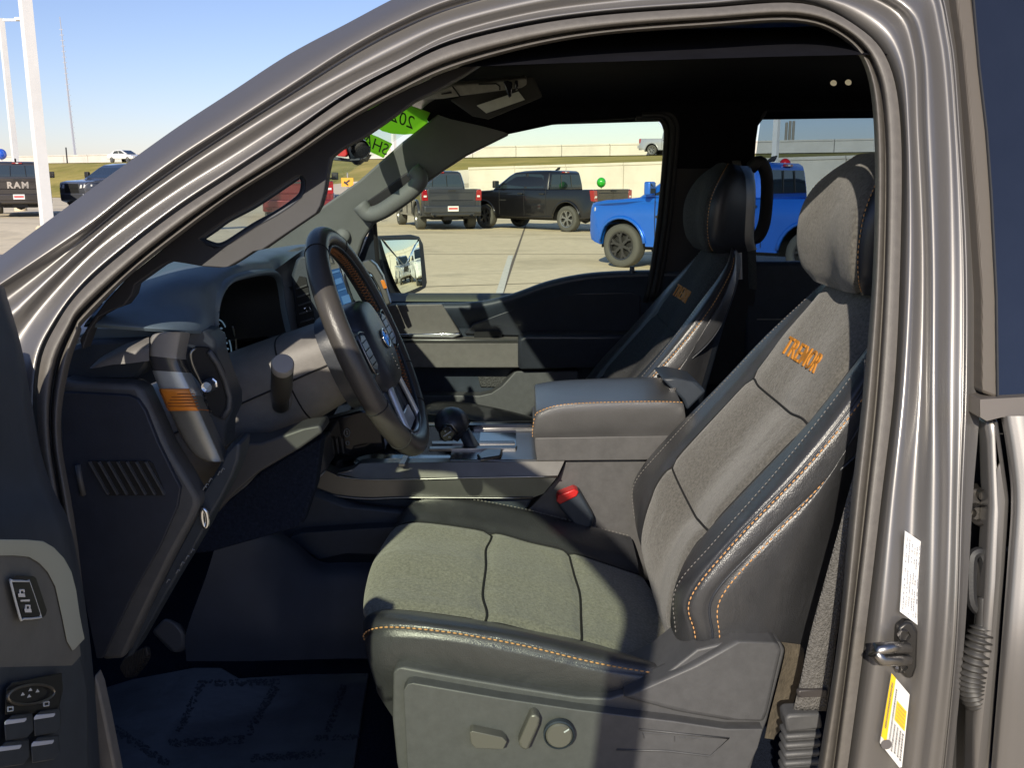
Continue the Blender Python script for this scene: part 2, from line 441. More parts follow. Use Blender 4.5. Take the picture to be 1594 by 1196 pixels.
st_ink = lambda x,y: Upl(x,y,wp0+wn*.0065,wn)
def translucent(name, c):
    m = bpy.data.materials.new(name); m.use_nodes=True; nt=m.node_tree; n=nt.nodes; n.remove(n['Principled BSDF'])
    d=n.new('ShaderNodeBsdfDiffuse'); d.inputs[0].default_value=(*c,1); t=n.new('ShaderNodeBsdfTranslucent'); t.inputs[0].default_value=(*c,1)
    no=n.new('ShaderNodeTexNoise'); no.inputs['Scale'].default_value=60
    x=n.new('ShaderNodeMixShader'); x.inputs[0].default_value=.75
    nt.links.new(d.outputs[0],x.inputs[1]); nt.links.new(t.outputs[0],x.inputs[2]); nt.links.new(x.outputs[0],n['Material Output'].inputs[0])
    MATS[name]=m; return m
STG = translucent('lime green sticker film', (.55,.92,.16))
s1 = plate('windshield_sticker', [(641,165),(655,170),(671,176),(669,184),(664,194),(655,203),(646,208),(630,209.5),(610,208),(595,204),(584,197),(560,180),(560,140),(610,140)], st_off, wn*-.001, STG, TR)
def mirrored(cx, cy, ux, uy, vx, vy, fn):
    return lambda a,b: fn(cx+a*ux+b*vx, cy+a*uy+b*vy)
lettering('sticker_year', '202', 1.0, mirrored(627,186, -24,-9.5, 5,-28, st_ink), INK, s1)
s2 = plate('windshield_sticker', [(568,205),(590,214),(611,224),(604,235),(597,246),(580,238),(566,232),(540,215),(540,190)], st_off, wn*-.001, STG, TR)
lettering('sticker_word', 'SHA', 1.0, mirrored(585,226, -21,-10, 7,-24, st_ink), INK, s2)

# ---- interior mirror on the windshield
mr = MB()
mr.sphere(U(556,231,-.02), .034, 16, 10, sq=(.5,1.6,.9))
mr.tube([U(552,228,-.02),U(556,200,.04),U(560,180,.10)], [.016,.014,.02], 10)
rm = mr.build('rearview_mirror', PLASTIC_D, TR, sharp=0)
plate('mirror_shade', [(516,243),(536,247),(560,246),(567,238),(560,250),(535,251),(516,249)], lambda x,y: U(x,y,-.06), (0,.1,0), PLASTIC_D, TR, bevel=.003)
plate('mirror_red_patch', [(523,241),(534,229),(538,228),(541,240),(538,244),(526,243)], lambda x,y: U(x,y,-.075), (0,.02,0), RED, TR, bevel=.002)  # red patch standing in for a reflection in the mirror
MB().lathe([(.001,.0),(.012,.0),(.017,.006),(.017,.02)], frame_m(U(563,232,-.09),(1,0,0),(0,0,1),(0,-1,0)), 20).build('mirror_button', BLACKGLOSS, TR)

# ---- open driver door (hinge at the front), only its hinge end reaches the frame
HX, HY, TH = -.55, -.95, R(75)
dd = V((math.cos(TH), -math.sin(TH), 0)); dn = V((math.sin(TH), math.cos(TH), 0))
def door(s, t, z): return V((HX,HY,0)) + dd*s + dn*t + V((0,0,z))
def slab(mb, outline, t0, t1):   # outline in (s,z)
    mb.poly([door(s,t0,z) for s,z in outline], dn*(t1-t0))
dr = MB(); slab(dr, [(.0,.72),(1.14,.72),(1.18,1.0),(1.175,1.27),(.02,1.27),(.0,1.0)], -.035, .03)
dr_o = dr.build('front_door', PAINT, TR, bevel=.012)
fr = MB()
def tin(z): return -.24*((max(z,1.15)-1.15)/.70)**1.25*-1   # tumblehome of the glass line
def dfr(s,z): return door(s, tin(z)*.35, z)
path = [(.0,1.26),(.01,1.48),(.07,1.59),(.16,1.665),(.25,1.705),(.36,1.755),(.47,1.79),(.70,1.825),(.96,1.83),(1.11,1.81),(1.155,1.70),(1.165,1.5),(1.165,1.26)]
P = [dfr(s,z) for s,z in path]
fr.tube([tuple(p) for p in crs([tuple(p) for p in P],4)], .036, 8, flat=.6)
fr.build('door_window_frame', PLASTIC_D, dr_o, sharp=0)
dmm=MB(); slab(dmm,[(.0,1.25),(.28,1.25),(.25,1.70),(.15,1.66),(.06,1.58),(.0,1.46)],-.02,.02); slab(dmm,[(.10,1.30),(.34,1.28),(.36,1.40),(.34,1.60),(.14,1.62),(.08,1.50)],-.30,-.12); slab(dmm,[(.10,1.30),(.24,1.28),(.24,1.36),(.10,1.38)],-.13,.0)
dmm.build('wing_mirror',PAINT,dr_o,bevel=.03,bseg=3)
MB().box((-.60,-.885,1.08),(.12,.13,.80)).build('hinge_light_block',PAINT,TR,bevel=.01)  # unseen box added to stop sun leaking in beside the hinge
fd=MB(); fd.box((-1.27,-.96,.93),(1.36,.12,.66)); fd.build('front_fender',PAINT,TR,bevel=.05,bseg=3)
DGLASS = glass('green tinted door glass', (.86,.98,.82), .5)
gv = [dfr(s,z) for s,z in crs(path,3)]
bot = [dfr(.12+(1.07-.12)*i/12,1.24) for i in range(13)]
mk('door_glass', gv+[sum((dfr(s,1.45) for s in (.4,.8)),V())/2], [(i,(i+1),len(gv)) for i in range(len(gv)-1)]+[(len(gv)-1,0,len(gv))], DGLASS, dr_o, smooth=False, orient='none')
# inner door card: grid by picture columns, its near-hinge end is what the photograph shows
def DY(px): return -1.005 - .0014*(150-px)
cardL = [(445,6),(534,32),(620,48),(705,64),(760,82),(815,108),(900,126),(980,138),(1080,148),(1230,158)]
rows=[]
for y,x in cardL:
    r=[]
    for k,q in enumerate([0,.04,.12,.35,.7,1.0]):
        xx = x - q*(x+170)
        bulge = -.10*max(0,min(1,(y-760)/110))*(1 if q>.1 else .3)   # the lower card swells towards the camera
        r.append(U(xx, y, -.985 - .22*q**.8 + bulge*.55*q + (.03 if k==0 else 0)))
    rows.append(r)
card = patch('door_card', rows, 6, 5, PLASTIC_D, TR)
# hinge-side edge of the card back to the door shell
edge=[[U(x,y,-.955), U(x-2,y,-.93), U(x-14,y,-.90)] for y,x in cardL]
patch('door_card_edge', edge, 4, 2, RUBBER_D, card)
# bezel with bright border, lock switch and window switches
_a,_b,_c=U(120,900,-1.075),U(10,1000,-1.215),U(120,1180,-1.10)
DN=(_b-_a).cross(_c-_a).normalized()
if DN.dot(CAM-_a)<0: DN=-DN
def DB(k): return lambda x,y: Upl(x,y,_a+DN*(k*.7),DN)
border=[(-60,857),(20,856),(48,858),(66,868),(82,884),(94,905),(102,935),(108,975),(116,1012),(112,1014),(104,1000),(96,960),(86,915),(74,892),(60,877),(44,868),(20,866),(-60,867)]
plate('door_bezel_border', border, DB(.012), (0,.02,0), mat('bright satin plastic',(.45,.47,.42),.4,metal=.3), card, bevel=.002)
bez=[(-60,866),(20,866),(44,868),(60,877),(74,892),(86,915),(96,960),(106,1005),(110,1040),(-60,1045)]
plate('door_bezel', bez, DB(.008), (0,.02,0), mat('dull grey bezel',(.125,.125,.12),.5,bump=('noise',800,.3,.0005),mottle=(30,.12)), card, bevel=.003)
plate('switch_panel', [(-60,1040),(110,1036),(122,1090),(124,1230),(-60,1230)], DB(.006), (0,.02,0), PLASTIC_D, card, bevel=.004)
SWB=mat('switch black',(.012,.013,.016),.42,mottle=(60,.1))
plate('lock_switch', [(14,906),(17,902),(43,904),(49,908),(66,958),(64,965),(34,967),(29,962)], DB(.016), (0,.008,0), SWB, card, bevel=.001)
MB().tube([DB(.0175)(x,y) for x,y in crs([(17,908),(19,905),(42,906),(46,909),(62,957),(61,962),(36,964),(31,961)],2,closed=True)],.0009,6,closed=True).build('lock_switch_outline',ICON,card,sharp=0)
sw=plate('lock_button', [(19,910),(43,909),(61,958),(60,961),(34,962)], DB(.018), (0,.004,0), SWB, card, bevel=.0008)
icon=MB()
for a in ([(31,925),(31,919),(37,919),(37,923)],[(40,949),(40,943),(46,943),(46,949)]):
    icon.tube([DB(.0195)(x,y) for x,y in a], .0006, 5)
for q in ([(28,925),(38,925),(39,930),(29,930)],[(38,949),(48,949),(49,954),(39,954)],[(32,935),(46,934),(46,937),(32,937)]):
    icon.poly([DB(.0195)(x,y) for x,y in q], (0,.0005,0))
icon.build('lock_icons', WHITE, card, smooth=False)
plate('mirror_control_pad', [(8,1072),(88,1056),(90,1085),(84,1112),(6,1116)], DB(.014), (0,.01,0), SWB, card, bevel=.002)
ring=[(12+36*1+36*math.cos(a)-0, 1082+15*math.sin(a)-4*math.cos(a)) for a in [2*math.pi*i/36 for i in range(36)]]
MB().tube([DB(.019)(x,y) for x,y in ring], .0011, 6, closed=True).build('mirror_control_ring', STEEL, card)
ar=MB()
for (x,y) in ((35,1082),(58,1077),(47,1075),(45,1085)):
    ar.poly([DB(.020)(x-3,y+2),DB(.020)(x+3,y+1),DB(.020)(x,y-3)], (0,.0005,0))
for (x,y) in ((16,1105),(72,1097)): 
    ar.tube([DB(.020)(x-4,y+3),DB(.020)(x-4,y-3),DB(.020)(x+4,y-4),DB(.020)(x+4,y+2),DB(.020)(x-4,y+3)], .0005, 4)
ar.build('mirror_control_arrows', ICON, card, smooth=False)
for (x,y,w) in ((4,1126,36),(50,1118,34),(-6,1168,40),(46,1160,36)):
    b=plate('window_switch', [(x,y),(x+w,y-5),(x+w+2,y+26),(x+2,y+32)], DB(.016), (0,.012,0), PLASTIC_D, card, bevel=.003)
for (x,y,w) in ((6,1128,32),(52,1120,31),(-4,1170,34),(48,1162,33)):
    plate('window_switch_blade', [(x,y-3),(x+w,y-7),(x+w,y-2),(x,y+3)], DB(.030), (0,.004,0), mat('pale bright blade',(.62,.66,.78),.3,metal=.2), card, bevel=.0012)

# ---- rear door (closed, behind the centre pillar): glass, frame rubber, belt moulding, skin
PRIV = mat('dark privacy glass', (.012,.015,.024), .04, coat=1.0, mottle=(3,.2))
def RD(off): return lambda x,y: Us(x,y,off)
plate('rear_door_glass', [(1512,-40),(1524,102),(1536,205),(1543,300),(1551,460),(1553,620),(2050,620),(2600,600),(2600,120),(2500,-40)], RD(-.012), (0,.01,0), PRIV, TR)
plate('rear_door_frame', [(1486,-40),(1489,0),(1499,68),(1506,137),(1518,297),(1529,460),(1529,612),(1556,622),(1554,460),(1546,300),(1539,205),(1527,102),(1514,0),(1510,-40)], RD(-.016), (0,.04,0), mat('grey brown window rubber',(.10,.085,.07),.6,bump=('wave',300,.3,.001)), TR, bevel=.003)
MB().tube([RD(-.018)(x,y) for x,y in [(1512,-40),(1524,102),(1536,205),(1543,300),(1551,460),(1553,620)]], .0016, 6).build('glass_run_edge', RUBBER_D, TR)
plate('belt_moulding', [(1526,622),(1600,618),(2600,600),(2600,634),(1560,650),(1536,656),(1526,650)], RD(-.026), (0,.03,0), mat('dull grey moulding',(.17,.15,.13),.45,metal=.3), TR, bevel=.005)
sk=[(1536,654),(1556,650),(1575,780),(1569,880),(1558,1023),(1544,1194),(1540,1260),(1516,1260),(1519,1128),(1530,1023),(1538,919),(1544,780),(1541,690)]
plate('rear_door_edge', sk, RD(-.006), (0,.03,0), PAINT, TR, bevel=.008, bseg=4)
rows=[[RD(-.016)(x,y),RD(-.024)(x+5,y),RD(-.030)(x+16,y),RD(-.036)(x+60,y),RD(-.04)(x+240,y),RD(-.04)(x+640,y),RD(-.04)(x+1040,y)] for x,y in [(1558,648),(1568,710),(1574,780),(1568,880),(1557,1023),(1543,1194),(1539,1260)]]
patch('rear_door', rows, 5, 4, PAINT, TR)
# dark jamb in the gap
plate('door_jamb', [(1480,640),(1560,640),(1565,780),(1550,1000),(1530,1260),(1460,1260),(1480,1000)], RD(.055), (0,.02,0), RUBBER_D, TR)
# hinge bracket
hb=MB()
hb.poly([RD(.02)(x,y) for x,y in [(1507,762),(1540,760),(1546,790),(1543,826),(1530,826),(1522,812),(1508,808)]], (0,.02,0))
hb.lathe([(.001,-.012),(.009,-.012),(.009,.0),(.012,.002),(.012,.006)], frame_m(RD(.012)(1524,800),(1,0,0),(0,0,1),(0,-1,0)), 12)
hb.lathe([(.001,-.010),(.006,-.010),(.006,.0)], frame_m(RD(.012)(1512,800),(1,0,0),(0,0,1),(0,-1,0)), 12)
hb.lathe([(.001,-.010),(.007,-.010),(.007,.0)], frame_m(RD(.012)(1534,772),(1,0,0),(0,0,1),(0,-1,0)), 12)
hb.build('door_hinge', mat('dark painted steel',(.06,.055,.05),.4,metal=.6), TR, bevel=.002)
# wiring grommet and ribbed boot
g=MB(); g.tube([RD(.012)(x,y) for x,y in crs([(1512,875),(1512,930),(1520,948),(1528,948),(1534,925),(1534,880),(1528,862),(1518,862)],3,closed=True)], .006, 8, closed=True)
g.poly([RD(.02)(x,y) for x,y in [(1512,870),(1534,865),(1534,930),(1526,948),(1514,940)]], (0,.01,0))
gr_=g.build('wiring_grommet', RUBBER_D, TR, sharp=30)
bpth=crs([tuple(RD(.008)(x,y)) for x,y in [(1530,930),(1529,975),(1522,1010),(1514,1045),(1512,1070),(1519,1092),(1530,1098)]],14)
rad=[.0115*(1.25 if (i//2)%2 else .9) if i>14 else .008 for i in range(len(bpth))]
rad=[r*(1+.6*math.sin(math.pi*min(1,i/len(rad))))*.72 for i,r in enumerate(rad)]
MB().tube([tuple(p) for p in bpth], rad, 12).build('wiring_boot', mat('ribbed rubber boot',(.035,.033,.031),.5), TR, sharp=0)
# labels on the centre pillar
lb=plate('paint_code_label', [(1409,827),(1437,846),(1429,974),(1401,953)], RD(.010), (0,.002,0), WHITE, TR)
def quadmap(q, fn):
    a,b,c,d=[V((*p,0)) for p in q]   # top-left, top-right, bottom-right, bottom-left
    def f(u,v):
        p=(a.lerp(b,u)).lerp(d.lerp(c,u),v); return fn(p.x,p.y)
    return f
q1=quadmap([(1409,827),(1437,846),(1429,974),(1401,953)], RD(.0085))
tx=MB(); rnd=random.Random(3)
for col in (.15,.3,.45,.6,.72,.86):
    v=.06
    while v<.94:
        h=rnd.uniform(.008,.03)
        if rnd.random()<.72 and not (.35<v<.42): tx.poly([q1(col-.025,v),q1(col+.025,v),q1(col+.025,v+h),q1(col-.025,v+h)],(0,.0003,0))
        v+=h+rnd.uniform(.006,.012)
tx.build('label_print', mat('grey print',(.33,.33,.35),.6), lb, smooth=False)
lb2=plate('tyre_label', [(1388,1049),(1416,1082),(1404,1195),(1400,1196),(1370,1158)], RD(.008), (0,.002,0), WHITE, TR)
q2=quadmap([(1388,1049),(1416,1082),(1404,1196),(1370,1158)], RD(.0062))
yb=MB(); yb.poly([q2(0,.0),q2(.24,.0),q2(.24,.9),q2(0,.9)],(0,.0004,0)); yb.poly([q2(.45,.25),q2(.95,.25),q2(.95,.52),q2(.45,.52)],(0,.0004,0))
yb.build('label_yellow_block', YELLOW, lb2, smooth=False)
q3=quadmap([(1388,1049),(1416,1082),(1404,1196),(1370,1158)], RD(.0052))
tx=MB()
for u in (.36,.5,.64,.78,.9):
    v=.57 if u>.42 else .12
    while v<.94:
        h=rnd.uniform(.01,.03); tx.poly([q3(u-.03,v),q3(u+.03,v),q3(u+.03,v+h),q3(u-.03,v+h)],(0,.0003,0)); v+=h+.012
for v in (.28,.33,.38,.43,.48): tx.poly([q3(.5,v),q3(.9,v),q3(.9,v+.01),q3(.5,v+.01)],(0,.0003,0))
v=.1
while v<.75:
    h=rnd.uniform(.01,.022); tx.poly([q3(.08,v),q3(.16,v),q3(.16,v+h),q3(.08,v+h)],(0,.0003,0)); v+=h+.01
tx.lathe([(.0001,0),(.006,0)], frame_m(RD(.0052)(1380,1160),(1,0,0),(0,0,1),(0,-1,0)), 16)
tx.build('label_print', mat('dark grey print',(.12,.11,.11),.6), lb2, smooth=False)
# door striker
stp=plate('door_striker', [(1398,978),(1412,968),(1424,972),(1430,985),(1428,1040),(1422,1057),(1412,1058),(1400,1045),(1396,1020)], RD(.004), (0,.012,0), mat('dark cast steel',(.05,.048,.046),.35,metal=.7), TR, bevel=.003)
MB().tube([RD(-.0)(1412,1010),RD(-.03)(1385,1008),RD(-.034)(1364,1010),RD(-.034)(1360,1018),RD(-.032)(1372,1028),RD(-.02)(1395,1028),RD(.0)(1412,1028)], .0062, 10).build('striker_loop', STEEL, stp, sharp=0)
for x,y in ((1407,990),(1402,1038)): MB().lathe([(.001,-.004),(.006,-.004),(.007,0),(.007,.003)], frame_m(RD(.002)(x,y),(1,0,0),(0,0,1),(0,-1,0)), 6).build('striker_bolt', STEEL, stp, sharp=20)
# ================================================================= SEATS
# half profiles are measured on the near half of the driver seat and mirrored about the seat centre line
SC = -.40
def mirY(p): return V((p.x, 2*SC-p.y, p.z))
def seat_surface(rows, su, sv, groove_u=(), groove_v=(), gd=.005, gw=.10):
    """rows from near side to the centre, then mirrored; returns fine grid with grooves, and a (u,v) sampler"""
    full = rows + [[mirY(p) for p in r] for r in rows[-2::-1]]
    A = np.array([[tuple(p) for p in r] for r in full])
    G = crs(A, su); G = np.swapaxes(crs(np.swapaxes(G,0,1), sv),0,1)
    nu,nv = G.shape[:2]
    # normals
    du = np.gradient(G,axis=0); dv = np.gradient(G,axis=1); N = np.cross(du,dv); N /= np.linalg.norm(N,axis=2,keepdims=True)+1e-12
    c = G.mean(axis=(0,1)); 
    return G,N
def orientN(G,N,ref):
    s = (N*np.array(tuple(ref))).sum()
    return N if s>0 else -N
def groove(G,N,su,sv,lines_u=(),lines_v=(),d=.005,w=.12,urange=None):
    nu,nv=G.shape[:2]; uu=np.arange(nu)/su; vv=np.arange(nv)/sv
    D=np.zeros((nu,nv))
    for a in lines_u: D=np.maximum(D, np.exp(-((uu-a)/w)**2)[:,None]*np.ones((1,nv)))
    for b in lines_v:
        m=np.exp(-((vv-b)/w)**2)[None,:]*np.ones((nu,1))
        if urange: m=m*((uu>=urange[0])&(uu<=urange[1]))[:,None]
        D=np.maximum(D,m)
    return G-N*(D*d)[:,:,None]
def sample(G,u,v,su,sv,N=None,lift=0):
    i=u*su; j=v*sv; nu,nv=G.shape[:2]
    i=min(max(i,0),nu-1.0001); j=min(max(j,0),nv-1.0001); a,b=int(i),int(j); s,t=i-a,j-b
    f=lambda X:(X[a,b]*(1-s)+X[a+1,b]*s)*(1-t)+(X[a,b+1]*(1-s)+X[a+1,b+1]*s)*t
    p=f(G)
    if N is not None: p=p+f(N)*lift
    return V(p)

SEATPARTS=[]
def build_seat(seat):
    # ---------------- cushion
    r=[]
    r.append([U(620,1130,-.60),U(586,1075,-.62),U(610,1078,-.645),U(720,1100,-.65),U(840,1120,-.65),U(950,1120,-.65),U(1050,1110,-.65)])
    r.append([U(640,1080,-.60),U(575,1030,-.635),U(600,1035,-.66),U(720,1050,-.667),U(840,1070,-.667),U(950,1085,-.667),U(1050,1070,-.667)])
    r.append([U(640,1040,-.60),U(570,1000,-.625),U(592,982,-.655),U(690,988,-.668),U(810,1009,-.668),U(930,1037,-.668),U(1050,1056,-.66)])
    r.append([U(640,1010,-.58),U(568,984,-.605),U(590,958,-.63),U(680,966,-.645),U(805,984,-.645),U(925,1012,-.645),U(1050,1040,-.64)])
    r.append([U(650,990,-.55),U(568,970,-.575),U(602,944,-.58),U(755,961,-.578),U(835,979,-.575),U(909,994,-.572),U(1045,1036,-.57)])
    r.append([U(660,970,-.50),U(570,935,-.49),U(604,905,-.49),U(752,922,-.49),U(835,940,-.49),U(906,962,-.49),U(1042,1000,-.49)])
    r.append([U(680,930,SC),U(579,893,SC),U(622,862,SC),U(757,880,SC),U(835,900,SC),U(904,922,SC),U(1040,962,SC)])
    su,sv=8,10
    G,N=seat_surface(r,su,sv); N=orientN(G,N,(0,0,1))
    nrow=2*len(r)-1
    Gg=groove(G,N,su,sv,[2,nrow-1-2],[],.0035,.07)
    Gg=groove(Gg,N,su,sv,[4,nrow-1-4],[],.008,.16)
    Gg=groove(Gg,N,su,sv,[],[3,5],.006,.07,(4,nrow-1-4))
    def mf(i,j): return 1 if 4*su<=i<(nrow-1-4)*su else 0
    cu=grid('seat_cushion',Gg,[LEATHER,SUEDE_LIT],seat,matfn=mf,orient='cam')
    for side,name in ((0,'near'),(1,'far')):
        k=lambda u:(u if not side else nrow-1-u)
        stitches('seat_stitching',[sample(Gg,k(2.12),v,su,sv,N,.0012) for v in np.linspace(.9,6,160)],seat,THREAD,.0052,.0026,.0012)
        MB().tube([sample(Gg,k(4.0),v,su,sv,N,.001) for v in np.linspace(.8,6,80)],.002,5).build('seat_seam',SEAM,seat,sharp=0)
    for v in (3,5):
        MB().tube([sample(Gg,u,v,su,sv,N,.001) for u in np.linspace(4,nrow-1-4,50)],.002,5).build('seat_seam',SEAM,seat,sharp=0)
    stitches('seat_stitching',[sample(Gg,nrow-1-2.55,v,su,sv,N,.0012) for v in np.linspace(2.2,6,120)],seat,THREAD_D,.0045,.0025,.001)
    # ---------------- backrest : columns bottom -> top
    b=[]
    global BACKG
    b.append([U(1230,1060,-.60),U(1262,985,-.61),U(1285,900,-.61),U(1330,760,-.60),U(1365,640,-.585),U(1392,560,-.565),U(1402,490,-.53),U(1398,452,-.50)])      # rear edge
    b.append([U(1180,1050,-.655),U(1200,996,-.66),U(1215,930,-.665),U(1275,800,-.66),U(1340,660,-.645),U(1385,575,-.62),U(1405,495,-.57),U(1400,450,-.52)])
    b.append([U(1112,1030,-.655),U(1110,990,-.668),U(1111,930,-.672),U(1190,843,-.668),U(1290,745,-.655),U(1370,660,-.632),U(1408,545,-.585),U(1402,460,-.53)])     # stitch line 2
    b.append([U(1086,1030,-.645),U(1078,983,-.660),U(1072,930,-.664),U(1140,842,-.662),U(1255,720,-.650),U(1345,605,-.628),U(1395,505,-.575),U(1398,452,-.53)])     # stitch line 1
    b.append([U(1060,1020,-.62),U(1052,975,-.628),U(1054,915,-.628),U(1112,845,-.628),U(1222,720,-.62),U(1320,595,-.60),U(1385,492,-.56),U(1390,448,-.52)])       # bolster crown
    b.append([U(1052,1010,-.56),U(1040,960,-.56),U(1057,887,-.56),U(1096,822,-.56),U(1250,658,-.56),U(1318,573,-.558),U(1368,505,-.54),U(1382,462,-.51)])         # suede edge
    b.append([U(1040,990,-.49),U(1030,945,-.49),U(1046,875,-.49),U(1084,808,-.49),U(1226,640,-.49),U(1292,545,-.49),U(1335,478,-.485),U(1360,440,-.475)])
    b.append([U(1030,975,SC),U(1022,930,SC),U(1036,868,SC),U(1076,797,SC),U(1208,625,SC),U(1268,528,SC),U(1307,462,SC),U(1330,425,SC)])
    G,N=seat_surface(b,su,sv); N=orientN(G,N,(-1,0,0)); nrow=2*len(b)-1
    # normals of a curved shell: orient by outward from centre
    c=G.mean(axis=(0,1)); 
    Gg=groove(G,N,su,sv,[2,3,nrow-1-2,nrow-1-3],[],.004,.08)
    Gg=groove(Gg,N,su,sv,[5,nrow-1-5],[],.008,.16)
    Gg=groove(Gg,N,su,sv,[],[3,4],.006,.07,(5,nrow-1-5))
    BACKG=Gg
    def mf2(i,j): return 1 if 5*su<=i<(nrow-1-5)*su else 0
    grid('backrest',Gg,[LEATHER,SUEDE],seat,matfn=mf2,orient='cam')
    for side in (0,1):
        k=lambda u:(u if not side else nrow-1-u)
        for u0 in (1.86,2.86):
            stitches('seat_stitching',[sample(Gg,k(u0),v,su,sv,N,.0012) for v in np.linspace(.8,6.6,200)],seat,THREAD,.0050,.0026,.0011)
        for u0 in (2.0,3.0):
            MB().tube([sample(Gg,k(u0),v,su,sv,N,.0005) for v in np.linspace(.6,6.6,90)],.0020,5).build('seat_piping',LEATHER_B,seat,sharp=0)
        MB().tube([sample(Gg,k(5.0),v,su,sv,N,.001) for v in np.linspace(.6,7,80)],.002,5).build('seat_seam',SEAM,seat,sharp=0)
        stitches('seat_stitching',[sample(Gg,k(4.0),v,su,sv,N,.001) for v in np.linspace(.8,6.6,200)],seat,THREAD_D,.0042,.0026,.0008)
    for v in (3,4):
        MB().tube([sample(Gg,u,v,su,sv,N,.001) for u in np.linspace(5,nrow-1-5,40)],.002,5).build('seat_seam',SEAM,seat,sharp=0)
    # closed back panel
    rear=[[V(Gg[0,j]) for j in range(0,Gg.shape[1],sv)],[V(Gg[0,j])+V((.03,.08,.0)) for j in range(0,Gg.shape[1],sv)],[V(Gg[-1,j])+V((.03,-.08,0)) for j in range(0,Gg.shape[1],sv)],[V(Gg[-1,j]) for j in range(0,Gg.shape[1],sv)]]
    patch('seat_back_panel',rear,4,4,PLASTIC_D,seat)
    # ---------------- headrest
    h=[]
    h.append([U(1420,455,-.47),U(1420,430,-.50),U(1425,380,-.51),U(1430,320,-.51),U(1425,270,-.495),U(1405,245,-.46)])
    h.append([U(1375,462,-.50),U(1372,438,-.535),U(1378,385,-.548),U(1388,320,-.548),U(1395,268,-.53),U(1390,240,-.475)])
    h.append([U(1338,458,-.50),U(1332,434,-.527),U(1331,387,-.535),U(1341,331,-.535),U(1360,285,-.52),U(1378,240,-.46)])
    h.append([U(1318,455,-.47),U(1310,430,-.48),U(1306,380,-.485),U(1316,325,-.485),U(1335,275,-.47),U(1366,238,-.44)])
    h.append([U(1308,452,SC),U(1292,426,SC),U(1285,374,SC),U(1294,318,SC),U(1312,268,SC),U(1352,238,SC)])
    G,N=seat_surface(h,su,sv); N=orientN(G,N,(-1,0,0)); nrow=2*len(h)-1
    Gg=groove(G,N,su,sv,[2,nrow-1-2],[],.005,.09)
    def mf3(i,j): return 1 if 2*su<=i<(nrow-1-2)*su else 0
    grid('headrest',Gg,[LEATHER_B,SUEDE],seat,matfn=mf3,orient='cam')
    for side in (0,1):
        k=lambda u:(u if not side else nrow-1-u)
        stitches('seat_stitching',[sample(Gg,k(1.86),v,su,sv,N,.0012) for v in np.linspace(.2,5,120)],seat,THREAD,.0045,.0026,.001)
        MB().tube([sample(Gg,k(2.0),v,su,sv,N,-.001) for v in np.linspace(.2,5,60)],.0018,5).build('seat_seam',SEAM,seat,sharp=0)
    rear=[[V(Gg[0,j]) for j in range(0,Gg.shape[1],5)],[V(Gg[0,j])+V((.035,.06,.0)) for j in range(0,Gg.shape[1],5)],[V(Gg[-1,j])+V((.035,-.06,0)) for j in range(0,Gg.shape[1],5)],[V(Gg[-1,j]) for j in range(0,Gg.shape[1],5)]]
    patch('headrest_back',rear,3,2,LEATHER_B,seat)
    po=MB()
    for y in (SC-.07,SC+.07): po.tube([U(1345,500,y),U(1345,430,y)],.006,8)
    po.build('headrest_post',STEEL,seat)
    return nrow
seat = empty('front_seat',(.3,SC,.8),0); seat.parent=TR
seat['label']='sunlit driver seat in grey suede and charcoal leather with orange stitching'
build_seat(seat)
kids=[o for o in scene.objects if o.parent is seat]
# passenger seat: the same seat mirrored across the cab
SUEDE_SHADE=mat('suede with shade tone',(.055,.056,.058),.92,bump=('noise',650,.8,.0012),mottle=(230,.4),spec=.15)  # same suede made darker, the shade of that seat put into the colour
seat2 = empty('front_seat',(.255,-SC,.8),0); seat2.parent=TR
seat2['label']='shaded passenger seat beyond the armrest'
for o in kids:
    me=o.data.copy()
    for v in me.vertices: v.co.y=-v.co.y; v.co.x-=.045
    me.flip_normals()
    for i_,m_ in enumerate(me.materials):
        if m_ in (SUEDE,SUEDE_LIT): me.materials[i_]=SUEDE_SHADE
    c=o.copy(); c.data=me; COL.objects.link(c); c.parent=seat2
# ---- embroidered word on both backrests
def emb(seatobj, sgn, px0):
    # baseline frame fitted to the word in the picture on the driver seat
    o=U(1254,556,SC); a=V((0,-1*1,0)); 
    ex=V((.035,-1,-.02)).normalized() if sgn<0 else V((-.035,-1,.02)).normalized()
    nrm=V((-.83,0,.42)); up=(V((.45,0,.9))); up=(up-ex*up.dot(ex)).normalized(); n=ex.cross(up).normalized()
    if n.x>0: n=-n
    base=V((o.x-(.045 if sgn>0 else 0),sgn*abs(SC),o.z))
    nu,nv=BACKG.shape[:2]; pv=[V(p) for p in BACKG.reshape(-1,3)]
    if sgn>0: pv=[V((p.x-.045,-p.y,p.z)) for p in pv]
    bt=BVHTree.FromPolygons(pv,[(i*nv+j,i*nv+j+1,(i+1)*nv+j+1,(i+1)*nv+j) for i in range(nu-1) for j in range(nv-1)])
    def f(u,v):
        p=base+ex*u+up*v; h=bt.ray_cast(p+n*.12,-n)
        return (h[0] if h[0] is not None else p)+n*.0025
    return f
# orientation: read from the front of the truck looking back: left-to-right runs from +Y to -Y
EMB=mat('orange embroidery',(.80,.33,.05),.45,bump=('wave',900,.6,.001))
lettering('embroidered_word','TREMOR',.043,emb(seat,-1,0),EMB,seat,thick=(.004,0,-.002),bold=.0001,space=1.05)
lettering('embroidered_word','TREMOR',.043,emb(seat2,1,0),EMB,seat2,thick=(.004,0,-.002),bold=.0001,space=1.05)

